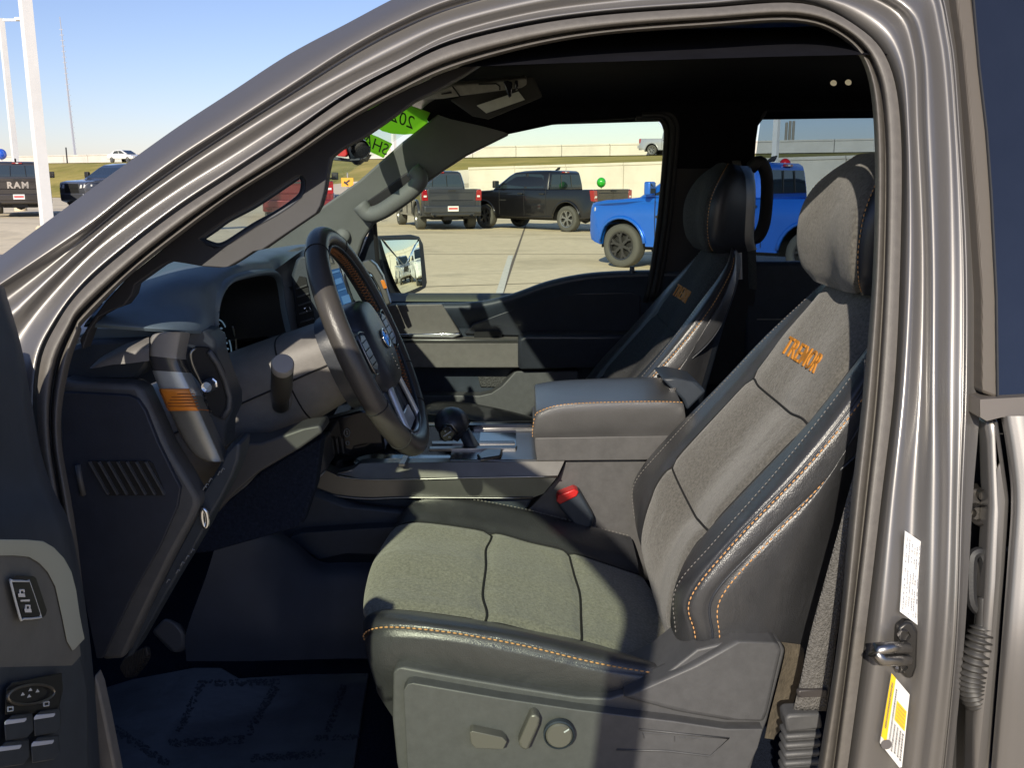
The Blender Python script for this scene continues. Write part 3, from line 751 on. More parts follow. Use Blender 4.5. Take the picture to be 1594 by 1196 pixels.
# ---- driver seat base: side shield, lower panel, controls
plate('seat_side_shield',[(612,1048),(618,1041),(630,1039),(700,1053),(800,1070),(900,1086),(950,1088),(975,1080),(1030,1055),(1085,1012),(1145,997),(1215,1000),(1222,1013),(1208,1070),(1194,1124),(1180,1160),(1160,1230),(1140,1290),(640,1290),(618,1190),(611,1120)],lambda x,y:U(x,y,-.682),(0,.10,0),PLASTIC,seat,bevel=.012,bseg=3)
low=[(628,1075),(634,1066),(644,1064),(780,1088),(900,1106),(1050,1124),(1130,1136),(1188,1136),(1180,1165),(1150,1230),(1130,1290),(650,1290),(634,1200)]
plate('seat_lower_panel',low,lambda x,y:U(x,y,-.700),(0,.03,0),PLASTIC,seat,bevel=.010,bseg=3)
hump=[(968,1088),(1000,1073),(1070,1042),(1144,1000),(1212,1002),(1218,1014),(1196,1110),(1190,1126),(1130,1124),(1050,1110)]
plate('seat_pivot_cover',hump,lambda x,y:U(x,y,-.694),(0,.04,0),PLASTIC,seat,bevel=.008,bseg=3)
rec=MB()
inl=[U(x,y,-.7005) for x,y in crs([(995,1136),(1060,1143),(1135,1150),(1106,1178),(1040,1170),(960,1168)],1)]
rec.tube([tuple(p) for p in inl],.0015,5)
rec.build('panel_emboss_line',PLASTIC,seat,sharp=0)
rec=MB()
for q in ([(1000,1141),(1040,1144)],[(1000,1141),(1003,1150)],[(1050,1147),(1050,1155)],[(1058,1148),(1070,1149)],[(1076,1149),(1092,1151)]): rec.tube([U(x,y,-.7005) for x,y in q],.0009,4)
rec.build('panel_emboss_mark',PLASTIC,seat)
CTRL=mat('satin grey switch',(.11,.105,.095),.35,bump=('noise',700,.2,.0004))
SX=lambda Y:(lambda x,y:U(x,y,Y))
plate('seat_adjust_bar',[(731,1141),(736,1139),(782,1149),(789,1156),(784,1167),(778,1168),(740,1166),(733,1158)],SX(-.716),(0,.02,0),CTRL,seat,bevel=.004,bseg=3)
plate('seat_recline_lever',[(826,1114),(834,1113),(841,1120),(839,1131),(824,1166),(818,1170),(809,1165),(807,1157)],SX(-.718),(0,.022,0),CTRL,seat,bevel=.004,bseg=3)
kc=U(870,1141,-.708)
kb=MB(); Mk=frame_m(kc,(1,0,0),(0,0,1),(0,-1,0))
kb.lathe([(.0001,.010),(.0155,.010),(.0175,.008),(.0178,.0),(.0178,-.006)],Mk,28)
kn=kb.build('lumbar_knob',CTRL,seat,sharp=30)
MB().lathe([(.0182,.0),(.0205,.0),(.0205,.007),(.0188,.009),(.0182,.007)],Mk,32).build('lumbar_knob_ring',PLASTIC_D,seat,sharp=30)
MB().tube([U(878,1141,-.7195),U(886,1136,-.7195)],.0010,5).build('lumbar_knob_mark',ICON,seat)
# felt flap, belt webbing and tongue behind the seat
rows=[[U(x,y,-.66),U(x+14,y+2,-.64),U(x+w,y+4,-.62)] for x,y,w in [(1216,1000,30),(1222,1015,30),(1212,1060,32),(1198,1115,28),(1190,1150,12)]]
patch('seat_felt_flap',rows,4,4,mat('brown grey felt',(.15,.125,.09),.95,bump=('noise',300,.7,.002),mottle=(90,.35)),seat)
wl=[(1346,560),(1336,700),(1312,800),(1285,900),(1262,985),(1246,1060),(1234,1108)]; wr=[(1372,560),(1352,700),(1334,800),(1318,900),(1304,985),(1294,1060),(1286,1108)]
rows=[[U(a[0],a[1],-.745),U((a[0]+b_[0])/2,(a[1]+b_[1])/2,-.748),U(b_[0],b_[1],-.745)] for a,b_ in zip(wl,wr)]
patch('seat_belt',rows,5,3,WEBBING,TR,solid=.0015)
plate('belt_stop',[(1241,1076),(1290,1074),(1290,1086),(1242,1088)],SX(-.752),(0,.008,0),mat('dark belt clip',(.05,.045,.045),.35),TR,bevel=.003)
bo=MB()
bo.poly([U(x,y,-.757) for x,y in [(1222,1118),(1230,1114),(1278,1112),(1281,1136),(1225,1142)]],(0,.03,0))
for k in range(7):
    y=1146+k*14; bo.poly([U(x,yy,-.757) for x,yy in [(1222-k*.6,y),(1280-k,y-4),(1280-k,y+5),(1222-k*.6,y+9)]],(0,.03,0))
bo.poly([U(x,y,-.750) for x,y in [(1226,1140),(1276,1136),(1270,1260),(1218,1260)]],(0,.02,0))
bo.build('belt_anchor_boot',PLASTIC,TR,bevel=.0035)
# buckle
bk=U(893,796,-.13)
plate('belt_buckle',[(867,786),(869,776),(896,764),(904,770),(925,806),(922,820),(909,829),(898,825)],SX(-.15),(0,.04,0),PLASTIC_D,TR,bevel=.005)
plate('buckle_button',[(866,781),(868,772),(894,762),(901,766),(898,773),(872,786)],SX(-.153),(0,.03,0),RED,TR,bevel=.002)
MB().tube([U(910,822,-.13),U(930,843,-.13),U(955,866,-.14)],[.012,.013,.016],8).build('buckle_stalk',PLASTIC_D,TR,sharp=0)
# ================================================================= CABIN SHELL
# passenger A-pillar trim, tweeter, handle
plate('pillar_trim',[(395,396),(440,365),(501,322),(560,280),(626,221),(672,185),(690,170),(722,168),(760,190),(790,206),(793,209.5),(726,242.5),(690,266),(665,284),(635,315),(606,337),(581,349),(566,372),(550,420),(470,440),(400,420)],lambda x,y:Up(x,y,.03),(0,.03,0),TRIM_LIT,TR,bevel=.006,bseg=3)
hp=crs([(560,318),(574,333),(594,329),(620,312),(640,297),(652,284),(652,274),(643,264)],4)
MB().tube([tuple(Up(x,y,.065+.02*math.sin(math.pi*i/(len(hp)-1)))) for i,(x,y) in enumerate(hp)],.021,12).build('grab_handle',TRIM_LIT,TR,sharp=0)
plate('handle_shade',[(568,315),(590,300),(630,270),(645,262),(648,275),(630,292),(600,314),(575,325)],lambda x,y:Up(x,y,.036),(0,.01,0),TRIM,TR,bevel=.004)  # dark slab painting the shade in the hollow above the handle
MB().lathe([(.0001,.012),(.016,.011),(.019,.006),(.020,0)],frame_m(Up(534,367,.032),(1,0,0),(0,0,1),(0,-1,0)),24).build('tweeter_cover',TRIM_LIT,TR,sharp=0)
# header above the passenger window and passenger B-pillar, rear door surrounds
plate('roof_side_trim',[(676,178),(760,120),(1420,100),(1420,170),(1190,171),(1180,200),(1176,250),(1160,262),(1050,262),(1046,210),(1036,186),(1020,180),(860,193),(790,208),(745,196),(700,186)],lambda x,y:Up(x,y,.035),(0,.05,0),HEADL,TR,bevel=.01)
plate('centre_pillar_trim',[(1020,180),(1036,187),(1039,215),(1018,420),(1015,470),(1010,600),(1180,600),(1178,420),(1174,250),(1182,195),(1196,176),(1196,160),(1020,165)],lambda x,y:Up(x,y,.015),(0,.05,0),TRIM,TR,bevel=.012,bseg=3)
sl=MB()
for d,o in ((0,.03),(9,.035),(16,.03)):
    sl.tube([tuple(Up(x+d,y-d*.4,o)) for x,y in crs([(1005,470),(1016,418),(1028,330),(1037,225),(1036,197),(1024,183),(990,183)],4)],.0075,8)
sl.build('window_weatherstrip',RUBBER_D,TR,sharp=0)
MB().tube([tuple(Up(x,y,.075)) for x,y in crs([(1168,262),(1182,252),(1192,268),(1194,300),(1190,345),(1180,368),(1168,372)],4)],.016,10).build('grab_handle',TRIM,TR,sharp=0)
MB().tube([Up(1146,250,.06),Up(1160,310,.055),Up(1170,380,.05),Up(1172,450,.05)],.012,4,flat=.2).build('seat_belt',WEBBING,TR)
# passenger window glass and run
SG=glass('green tinted side glass',(.97,1.0,.90),.4)
def GL(x,y): return Up(x,y,-.02)
plate('window_glass',[(581,349),(635,315),(690,266),(793,208),(860,193),(1020,181),(1040,215),(1018,424),(900,440),(760,480),(612,485),(583,470)],GL,(0,.004,0),SG,TR)
plate('rear_window_glass',[(1176,250),(1184,190),(1200,168),(1420,166),(1440,430),(1174,430)],GL,(0,.004,0),glass('dark rear side glass',(.50,.56,.60),.6),TR)
plate('mirror_sail',[(545,425),(562,392),(579,349),(584,349),(588,410),(592,452),(606,480),(560,470)],lambda x,y:Up(x,y,-.005),(0,.02,0),PLASTIC_D,TR,bevel=.004)
MB().tube([Up(583,347,-.002),Up(588,410,-.002),Up(594,455,-.002),Up(604,476,-.002)],.006,8).build('window_divider',RUBBER_D,TR)
# passenger door panel
beltx=[(560,474),(612,472),(690,471),(730,470),(762,466),(800,456),(850,438),(900,427),(950,422),(1020,420),(1100,420)]
rows=[]
rows.append([Up(x,y,-.03) for x,y in beltx])
rows.append([Up(x,y+1.5,.01) for x,y in beltx])
rows.append([Up(x,y+9,.026) for x,y in beltx])
rows.append([Up(x,y+22,.022) for x,y in beltx])
rows.append([Up(x,max(y+30,508),.006) for x,y in beltx])
rows.append([Up(x,max(y+34,521),.004) for x,y in beltx])
rows.append([Up(x,600,.004) for x,y in beltx])
rows.append([Up(x,700,.0) for x,y in beltx])
rows.append([Up(x,820,.0) for x,y in beltx])
patch('door_panel',rows,4,5,PLASTIC_D,TR)
plate('door_panel_inset',[(722,520),(735,505),(790,484),(850,462),(900,456),(985,455),(997,462),(998,505),(990,516),(840,517),(830,524)],lambda x,y:Up(x,y,.020),(0,.02,0),LEATHER_B,TR,bevel=.004,bseg=3)
plate('door_trim_panel',[(600,477),(612,475),(688,474),(697,488),(716,518),(700,522),(612,522),(600,510)],lambda x,y:Up(x,y,.030),(0,.02,0),PLASTIC_L,TR,bevel=.003)
plate('door_handle_bar',[(612,520),(700,519),(716,518),(717,522),(704,527),(690,526),(612,525)],lambda x,y:Up(x,y,.045),(0,.02,0),CHROME,TR,bevel=.003)
plate('armrest_trim',[(618,531),(808,531),(810,535),(810,571),(806,573),(630,573)],lambda x,y:Up(x,y,.085),(0,.08,0),PLASTIC_L,TR,bevel=.006,bseg=3)
plate('door_armrest',[(806,528),(820,522),(1010,522),(1010,572),(806,575)],lambda x,y:Up(x,y,.095),(0,.09,0),LEATHER_B,TR,bevel=.012,bseg=3)
plate('armrest_bright_strip',[(610,529.5),(808,529.5),(809,534),(612,534)],lambda x,y:Up(x,y,.0875),(0,.01,0),SATIN,TR,bevel=.001)
plate('door_pull_recess',[(738,517),(775,516),(781,520),(781,528),(738,528)],lambda x,y:Up(x,y,.03),(0,.01,0),SEAM,TR)
plate('door_pocket',[(640,615),(748,616),(765,612),(780,602),(800,580),(806,578),(900,578),(900,740),(640,740)],lambda x,y:Up(x,y,.06),(0,.05,0),PLASTIC,TR,bevel=.008,bseg=3)
plate('door_speaker_grille',[(744,587),(798,587),(790,600),(780,603),(748,603)],lambda x,y:Up(x,y,.012),(0,.01,0),mat('perforated speaker grille',(.06,.06,.06),.6,bump=('vor',260,1,.003)),TR,bevel=.002)
MB().lathe([(.0001,.012),(.006,.012),(.007,0),(.010,0),(.011,-.006)],frame_m(Up(983,421,.0)+V((0,-.012,.0)),(1,0,0),(0,-1,0),(0,0,1)),10).build('lock_pin',PLASTIC_D,TR)
# rear passenger door panel and rear bench
plate('rear_door_panel',[(1160,408),(1420,408),(1420,760),(1160,760)],lambda x,y:Up(x,y,.0),(0,.05,0),PLASTIC_D,TR,bevel=.012)
MB().tube([Up(1178,497,.03),Up(1300,497,.03)],.003,6).build('rear_door_strip',SATIN,TR)
rb=MB(); rb.box((1.42,.0,1.0),(.5,1.5,.28)); rb.box((1.66,0,1.30),(.16,1.5,.62),rot=Matrix.Rotation(R(12),3,'Y'))
rb.build('rear_bench',LEATHER_B,TR,bevel=.05,bseg=4)
# shell: floor, firewall, rear wall, lower sides
MB().box((.40,.0,.765),(2.9,1.72,.03)).build('cabin_floor',CARPET,TR)
MB().box((-.98,0,1.05),(.04,1.7,.72)).build('firewall',CARPET,TR)
rw=MB(); rw.box((1.80,0,1.05),(.03,1.66,.62)); rw.box((1.80,0,1.86),(.03,1.3,.08)); rw.box((1.80,.70,1.58),(.03,.26,.5)); rw.box((1.80,-.70,1.58),(.03,.26,.5))
rw.build('rear_wall',HEADL,TR)
for c_,d_ in (((.35,.88,.95),(2.9,.03,.72)),((-.80,-.87,1.05),(.36,.03,.7)),((1.25,-.83,1.0),(1.15,.03,.7))): MB().box(c_,d_).build('body_side_inner',CARPET,TR)
ob=MB(); ob.box((.5,.97,.95),(3.4,.06,.75)); ob.build('body_side',PAINT,TR,bevel=.03)
hd=MB(); hd.box((-1.55,0,1.22),(1.35,1.9,.28)); hd.build('hood',PAINT,TR,bevel=.08,bseg=4)
# sun visor, courtesy labels, roof lamps
def VIS(x,y): return U(x,y,.10)
plate('sun_visor',[(655,156),(664,150),(704,133),(740,130),(815,122),(820,124),(820,132),(812,137),(715,150),(690,154)],VIS,(0,.03,.01),mat('grey visor cloth',(.30,.30,.26),.9,mottle=(90,.15)),TR,bevel=.003)
vs=MB(); vs.poly([U(x,y,.095) for x,y in [(687,145),(703,142),(703,145),(687,147)]],(0,.004,0)); vs.tube([U(704,134,.095),U(716,150,.095)],.0015,5); vs.tube([U(x,y,.095) for x,y in [(745,131),(772,130),(778,134),(778,140)]],.0015,5)
vs.build('visor_seam',SEAM,TR)
cl=MB(); cl.poly([U(x,y,.08) for x,y in [(783,127),(790,125),(798,128),(797,138),(796,150),(792,152),(788,140)]],(0,.02,0)); cl.poly([U(x,y,.08) for x,y in [(801,125),(806,124),(807,138),(802,140)]],(0,.02,0))
cl.build('visor_clip',BLACKGLOSS,TR,bevel=.002)
plate('visor_label',[(742,164),(757,176),(817,155),(807,142)],lambda x,y:U(x,y,.13),(0,.004,.0),mat('pale label',(.52,.54,.46),.6,mottle=(40,.1)),TR)
plate('visor_panel',[(700,155),(745,140),(830,118),(845,150),(760,185),(735,180)],lambda x,y:U(x,y,.15),(0,.02,0),mat('dark visor back',(.05,.05,.045),.9),TR,bevel=.004)
for x,y in ((1298,128),(1321,127)):
    MB().lathe([(.0001,0),(.006,0),(.007,-.003)],frame_m(U(x,y,.30),(1,0,0),(0,.5,.86),(0,-.86,.5)),12).build('roof_lamp',mat('lit roof lamp',(.8,.7,.5),.4,emit=((1,.85,.55),.25)),TR)

# ================================================================= STEERING WHEEL
WC=U(577,532,-.40); wu=V((-.40,0,.9165)); ww=V((0,1,0)); wn_=V((.9165,0,.40))
MW=frame_m(WC,ww,wu,wn_)         # local x across, y up, z towards the driver
WR=.171
rim=MB(); pts=[MW@V((WR*math.cos(a),WR*math.sin(a),0)) for a in [2*math.pi*i/96 for i in range(96)]]
rim.tube(pts,.0168,16,closed=True,flat=1.0)
wheel=rim.build('steering_wheel',mat('wheel leather',(.060,.055,.051),.34,bump=('vor',700,.3,.0005),mottle=(18,.12)),TR,sharp=0)
# thin inner bead and crossed stitching on the inside of the rim
MB().tube([MW@V(((WR-.0175)*math.cos(a),(WR-.0175)*math.sin(a),.009)) for a in [2*math.pi*i/96 for i in range(96)]],.0024,6,closed=True).build('rim_bead',PLASTIC_D,wheel,sharp=0)
st=MB()
for i in range(150):
    a=2*math.pi*i/150; a2=2*math.pi*(i+.9)/150; r=WR-.0188
    if 40<(i*360/150-230)%360<80: continue
    st.tube([MW@V((r*math.cos(a),r*math.sin(a),-.007)),MW@V(((r-.001)*math.cos((a+a2)/2),(r-.001)*math.sin((a+a2)/2),-.001)),MW@V((r*math.cos(a2),r*math.sin(a2),.005))],.0007,4)
    st.tube([MW@V((r*math.cos(a2),r*math.sin(a2),-.007)),MW@V(((r-.001)*math.cos((a+a2)/2),(r-.001)*math.sin((a+a2)/2),-.001)),MW@V((r*math.cos(a),r*math.sin(a),.005))],.0007,4)
st.build('rim_stitching',mat('rust thread',(.30,.12,.04),.7),wheel,sharp=0)
for a in (R(118),R(62),R(205),R(-25),R(232),R(-52)):
    sm=MB(); sm.tube([MW@(V((WR*math.cos(a),WR*math.sin(a),0))+V((math.cos(a)*math.cos(q),math.sin(a)*math.cos(q),math.sin(q)))*.0170) for q in [2*math.pi*i/20 for i in range(20)]],.0009,4,closed=True); sm.build('rim_seam',SEAM,wheel,sharp=0)
# airbag cover
def sq(a,rx,ry,e=3.2):
    c,s=math.cos(a),math.sin(a); return (math.copysign(abs(c)**(2/e),c)*rx, math.copysign(abs(s)**(2/e),s)*ry)
rows=[]
for (k,h) in ((1.05,-.055),(1.07,-.02),(1.02,.004),(.93,.014),(.7,.019),(.35,.021),(.01,.022)):
    rows.append([tuple(MW@V((sq(a,.082*k,.070*k)[0],sq(a,.082*k,.070*k)[1]-.008*1-(0 if True else 0),h))) for a in [2*math.pi*i/48 for i in range(48)]])
grid('airbag_cover',np.array(rows),LEATHER_B,wheel,closed_v=True)
em=MB(); em.lathe([(.0001,.002),(.020,.002)],MW@Matrix.Translation((0,-.004,.0215))@Matrix.Diagonal((1.0,.52*1.35,1,1)),32)
emb_=em.build('wheel_emblem',mat('blue enamel',(.06,.10,.22),.15,metal=.3,coat=1),wheel)
er=MB(); er.tube([MW@V((.0205*math.cos(a),-.004+.0144*math.sin(a),.0235)) for a in [2*math.pi*i/32 for i in range(32)]],.0016,6,closed=True)
er.build('emblem_ring',CHROME,wheel,sharp=0)
lettering('emblem_script','Ford',.0165,lambda u,v:MW@V((u,v-.004,.0246)),CHROME,wheel,shear=.3,bold=.0002)
mk_=MB()
for i in range(5):
    mk_.tube([MW@V((-.004+.0*i,-.030-.010*i*.6,.0225)),MW@V((.002,-.031-.010*i*.6,.0225))],.0006,4)
mk_.build('airbag_mark',THREAD_D,wheel)
# spokes with switch pads, lower spoke with bright trim
for sg in (-1,1):
    sp=MB(); sp.poly([MW@V((x*sg,y,.006)) for x,y in [(.070,.028),(.110,.034),(.158,.026),(.160,-.030),(.120,-.044),(.070,-.040)]],wn_*-.022)
    sp.build('wheel_spoke',PLASTIC_D,wheel,bevel=.005,bseg=3)
    pd=MB()
    pd.poly([MW@V((x*sg,y,.014)) for x,y in [(.088,.022),(.116,.026),(.132,.020),(.132,-.026),(.112,-.033),(.088,-.028)]],wn_*-.010)
    pd.build('switch_pad',mat('satin black switch',(.03,.035,.042),.3),wheel,bevel=.003)
    ic=MB()
    for yy in (.014,.002,-.010,-.02): ic.tube([MW@V((.094*sg,yy,.0147)),MW@V((.126*sg,yy,.0147))],.0007,4)
    ic.build('switch_gap',SEAM,wheel)
    MB().tube([MW@V((x*sg,y,.0135)) for x,y in crs([(.086,.024),(.116,.029),(.135,.022),(.135,-.028),(.113,-.036)],3)],.0013,6).build('switch_bezel',STEEL,wheel,sharp=0)
sp=MB()
for sg in (-1,1): sp.poly([MW@V((x*sg,y,.0)) for x,y in [(.020,-.070),(.062,-.062),(.058,-.10),(.066,-.152),(.045,-.160),(.030,-.11)]],wn_*-.016)
sp.poly([MW@V((x,y,-.002)) for x,y in [(-.035,-.06),(.035,-.06),(.030,-.11),(.046,-.160),(-.046,-.160),(-.030,-.11)]],wn_*-.014)
sp.build('lower_spoke',PLASTIC_D,wheel,bevel=.004)
bt=MB()
P=[(-.050,-.066),(-.060,-.112),(-.062,-.142),(-.048,-.152),(0,-.155),(.048,-.152),(.062,-.142),(.060,-.112),(.050,-.066)]
bt.tube([MW@V((x,y,.006)) for x,y in crs(P,4)],.0062,8,flat=.7)
bt.build('spoke_bright_trim',mat('bright spoke trim',(.60,.63,.66),.3,metal=.4),wheel,sharp=0)
bt=MB(); bt.poly([MW@V((x,y,.003)) for x,y in [(-.045,-.118),(.045,-.118),(.050,-.146),(-.050,-.146)]],wn_*-.004)
bt.build('spoke_bright_panel',mat('bright spoke trim'),wheel,bevel=.002)
# column shroud
def ringc(t,hw,hu,hd,off=0):
    c=WC-wn_*t
    return [tuple(c+ww*(sq(a,hw,1,3)[0])+wu*(sq(a,1,hu if math.sin(a)>0 else hd,3)[1])) for a in [2*math.pi*i/40 for i in range(40)]]
rows=[ringc(.035,.055,.045,.05),ringc(.045,.066,.056,.062),ringc(.10,.070,.062,.072),ringc(.20,.080,.070,.085),ringc(.30,.086,.074,.10),ringc(.40,.09,.076,.11)]
A=crs(np.array(rows),4)
col=grid('column_shroud',A,PLASTIC_L,TR,closed_v=True)
up=MB()
up.tube([tuple(A[i][0]*0+np.array(tuple(V(A[i][20])-V((0,.001,0))))) for i in range(4,len(A))],.0014,5)
for i in (9,): up.tube([tuple(A[i][j]) for j in range(0,40)],.0013,5,closed=True)
up.build('shroud_seam',SEAM,col,sharp=0)
tl=MB(); tl.poly([U(x,y,-.487) for x,y in [(405,690),(412,683),(445,696),(440,704)]],(0,.05,0)); tl.build('column_tilt_lever',PLASTIC_D,TR,bevel=.003)
# stalk
s0,s1=U(437,628,-.485),U(440,566,-.60)
sd_=(s1-s0).normalized()
sk_=MB(); sk_.tube([s0-sd_*.01,s0+sd_*.02,s0+sd_*.034],[.012,.011,.013],16); sk_.tube([s0+sd_*.034,s0+sd_*.06,s1-sd_*.016,s1-sd_*.013],[.0135,.015,.0150,.0135],20)
stalk=sk_.build('wiper_stalk',mat('stalk plastic',(.05,.048,.043),.45,bump=('wave',260,.25,.001)),TR,sharp=50)
MB().tube([s1-sd_*.014,s1-sd_*.003,s1,s1+sd_*.0005],[.0152,.0152,.0135,.003],24).build('stalk_end_cap',mat('stalk cap grey',(.27,.26,.25),.45),TR,sharp=50)
plate('stalk_boot',[(418,612),(428,600),(447,603),(455,620),(450,640),(432,644),(422,632)],SX(-.478),(0,.02,0),PLASTIC_L,TR,bevel=.004)
# ================================================================= DASHBOARD
DASH_B=mat('shade blue dash skin',(.105,.145,.185),.5,bump=('noise',1000,.3,.0005),mottle=(20,.12))  # blue cast of the shade put into the skin colour
rows=[
 [U(130,509,-.71),U(190,513,-.71),U(260,517,-.69),U(310,520,-.64),U(334,521,-.58)],
 [U(135,500,-.71),U(190,504,-.71),U(260,508,-.69),U(310,511,-.64),U(334,511,-.575)],
 [U(150,484,-.68),U(200,480,-.67),U(262,478,-.64),U(310,480,-.61),U(334,485,-.575)],
 [U(176,455,-.60),U(215,448,-.60),U(268,440,-.60),U(315,445,-.585),U(338,462,-.565)],
 [U(200,432,-.50),U(236,424,-.50),U(290,418,-.52),U(335,424,-.53),U(350,442,-.54)],
 [U(225,415,-.38),U(262,408,-.38),U(315,402,-.42),U(372,408,-.44),U(392,424,-.42)],
 [U(245,408,-.29),U(285,401,-.29),U(340,397,-.32),U(405,404,-.33),U(424,421,-.30)],
 [U(262,403,-.20),U(305,396,-.20),U(355,393,-.22),U(415,398,-.24),U(434,416,-.22)],
 [U(330,398,.10),U(370,392,.10),U(410,388,.06),U(450,384,.0),U(478,386,-.05)],
 [U(370,398,.55),U(410,390,.55),U(450,384,.5),U(480,380,.45),U(505,384,.4)],
 [U(400,400,.78),U(430,392,.78),U(465,386,.78),U(500,384,.78),U(530,390,.74)]]
patch('dash_top_pad',rows,6,6,DASH_B,TR)
# grooved strip under the pad and the sunlit end cap
plate('dash_pad_strip',[(120,524),(146,511),(250,515),(290,518),(286,525),(250,524),(228,530),(140,532)],SX(-.672),(0,.04,0),DASH_B,TR,bevel=.005)
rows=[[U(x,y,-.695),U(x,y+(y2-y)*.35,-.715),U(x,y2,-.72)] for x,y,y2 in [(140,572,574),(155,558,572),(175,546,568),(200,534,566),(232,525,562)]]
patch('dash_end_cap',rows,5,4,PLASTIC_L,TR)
plate('dash_end_shelf',[(95,545),(140,530),(232,526),(234,566),(215,590),(95,592)],SX(-.685),(0,.04,0),PLASTIC_D,TR,bevel=.006)
# side panel of the dash with the ribbed outlet
edge_o=[(92,590),(120,596),(205,599),(222,610),(236,640),(262,700),(290,745),(308,776),(309,788),(300,810),(270,865),(235,935),(192,1028),(158,1030),(120,900),(96,740)]
plate('dash_side_frame',edge_o,SX(-.715),(0,.04,0),PLASTIC,TR,bevel=.008,bseg=3)
plate('dash_side_cover',[(94,612),(110,611),(200,616),(214,622),(226,640),(246,690),(268,735),(281,760),(276,790),(250,850),(205,930),(160,1026),(150,1026),(124,900),(98,740)],SX(-.722),(0,.02,0),mat('shade blue side cover',(.022,.027,.042),.55,bump=('noise',900,.35,.0006),mottle=(30,.15)),TR,bevel=.004)  # navy cast is cabin shade put into the colour
vo=MB()
for k in range(7):
    x=137+k*14.6; vo.poly([U(a,b,-.7285) for a,b in [(x,720),(x+2.2,720),(x+31.5,771),(x+29.3,771)]],(0,.006,0))
ov=plate('side_outlet',[(139,718),(232,718),(238,722),(256,766),(252,772),(166,772),(140,722)],SX(-.7235),(0,.006,0),SEAM,TR)
vo.build('outlet_rib',PLASTIC,ov)
MB().tube([U(121,724,-.724),U(124,745,-.726),U(130,771,-.724)],.0035,8).build('side_clip_slot',PLASTIC,TR,sharp=0)
# outer bezel of the driver outlet: satin band with the copper insert
def BZ(x,y): return U(x,y,-.70+.0009*(x-232))
VM=[mat('grey bezel plastic',(.26,.25,.24),.35,mottle=(40,.08)),mat('dark bezel stripe',(.05,.05,.055),.25,coat=.5),mat('pale satin bezel',(.46,.49,.50),.36,metal=.45,mottle=(12,.15)),mat('dark satin bezel',(.26,.25,.22),.3,metal=.5,mottle=(14,.25))]
vl=[(255,517),(238,522),(231,540),(231,554),(238,577),(249,606),(263,638),(284,682),(303,709),(322,719)]; vr=[(284,517),(283,524),(279,543),(278,559),(286,580),(298,606),(312,638),(334,688),(345,713),(346,719)]
rows=[[U(l[0]-1,l[1],-.683),U(l[0],l[1],-.697),U(l[0]*.9+r_[0]*.1,l[1]*.9+r_[1]*.1,-.708),U(l[0]*.5+r_[0]*.5,l[1]*.5+r_[1]*.5,-.710),U(l[0]*.1+r_[0]*.9,l[1]*.1+r_[1]*.9,-.706),U(r_[0],r_[1],-.697),U(r_[0]+12,r_[1]+1,-.655)] for l,r_ in zip(vl,vr)]
patch('vent_bezel',rows,6,5,VM,TR,matfn=lambda i,j: 0 if i<18 else 1 if i<24 else 2 if i<32 else 3)
crow=[[p+V((0,-.0035,0)) for p in rows[5]],[(p+q)/2+V((0,-.0042,0)) for p,q in zip(rows[5],rows[6])],[p+V((0,-.0035,0)) for p in rows[6]]]
crow=[[p+V((0,.006,0)) for p in crow[0]]]+crow+[[p+V((0,.006,0)) for p in crow[2]]]
cp=patch('copper_insert',[r[1:] for r in crow],5,5,COPPER,TR,sharp=40)
cl=MB()
for k in range(5):
    y=613+k*4.8; x0=276-k*3+ (6 if k==0 else 0); cl.poly([U(a,b,-.7146) for a,b in [(x0-6+ k*0,y),(303+k*1.6,y),(303.5+k*1.6,y+1.3),(x0-6,y+1.3)]],(0,.001,0))
cl.build('insert_line',mat('burnt copper',(.25,.07,.01),.5),cp)
MB().tube([BZ(279,561)+V((0,-.002,0)),BZ(298,604)+V((0,-.002,0))],.0028,8).build('bezel_edge',CHROME,TR,sharp=0)
MB().tube([BZ(313,640)+V((0,-.001,0)),BZ(321,661)+V((0,-.001,0)),BZ(336,690)+V((0,-.001,0))],.002,8).build('bezel_edge',STEEL,TR,sharp=0)
plate('vent_surround',[(279,532),(300,514),(322,516),(335,530),(337,552),(350,590),(362,620),(362,640),(352,662),(350,700),(340,690),(322,660),(312,600),(290,575),(278,548)],lambda x,y:U(x,y,-.655+.0006*(x-280)),(0,.05,0),PLASTIC_D,TR,bevel=.004,bseg=3)
vh=plate('air_vent',[(297,549),(305,541),(322,542),(333,552),(346,578),(356,616),(356,633),(347,651),(336,648),(326,636),(318,610),(304,580)],lambda x,y:U(x,y,-.665+.0007*(x-280)),(0,.01,0),SEAM,TR)
vs=MB()
for k in range(9):
    y=556+k*10; vs.tube([U(300+k*3.3,y+4,-.660+.0007*(20+k*3)),U(330+k*3.0,y-6,-.652+.0007*(45+k*3))],.0022,6)
vs.build('vent_slat',PLASTIC_L,vh)
MB().tube([U(x,y,-.667+.0007*(x-280)) for x,y in [(325,547),(338,566),(350,592),(357,618),(356,636),(346,652)]],.004,8).build('vent_side_bar',PLASTIC,vh,sharp=0)
MB().tube([U(x,y,-.668+.0007*(x-280)) for x,y in crs([(304,542),(297,550),(299,566),(310,590),(318,604)],3)],.0022,8).build('vent_bright_edge',SATIN,vh,sharp=0)
kn=MB(); kn.tube([U(319,604,-.648),U(335,595,-.640)],.009,12); kn.build('vent_knob',PLASTIC_D,vh)
MB().lathe([(.0001,-.001),(.006,-.001),(.0066,.004)],frame_m(U(323,602,-.665),(.5,0,-.86),(.86,0,.5),(0,-1,0)),14).build('vent_knob_cap',CHROME,vh)
MB().tube([U(331,590,-.655),U(336,594,-.655),U(337,602,-.655)],.0022,8).build('vent_knob_ring',CHROME,vh)
BLACKP0=mat('matte black moulding',(.006,.007,.009),.6,mottle=(20,.2))
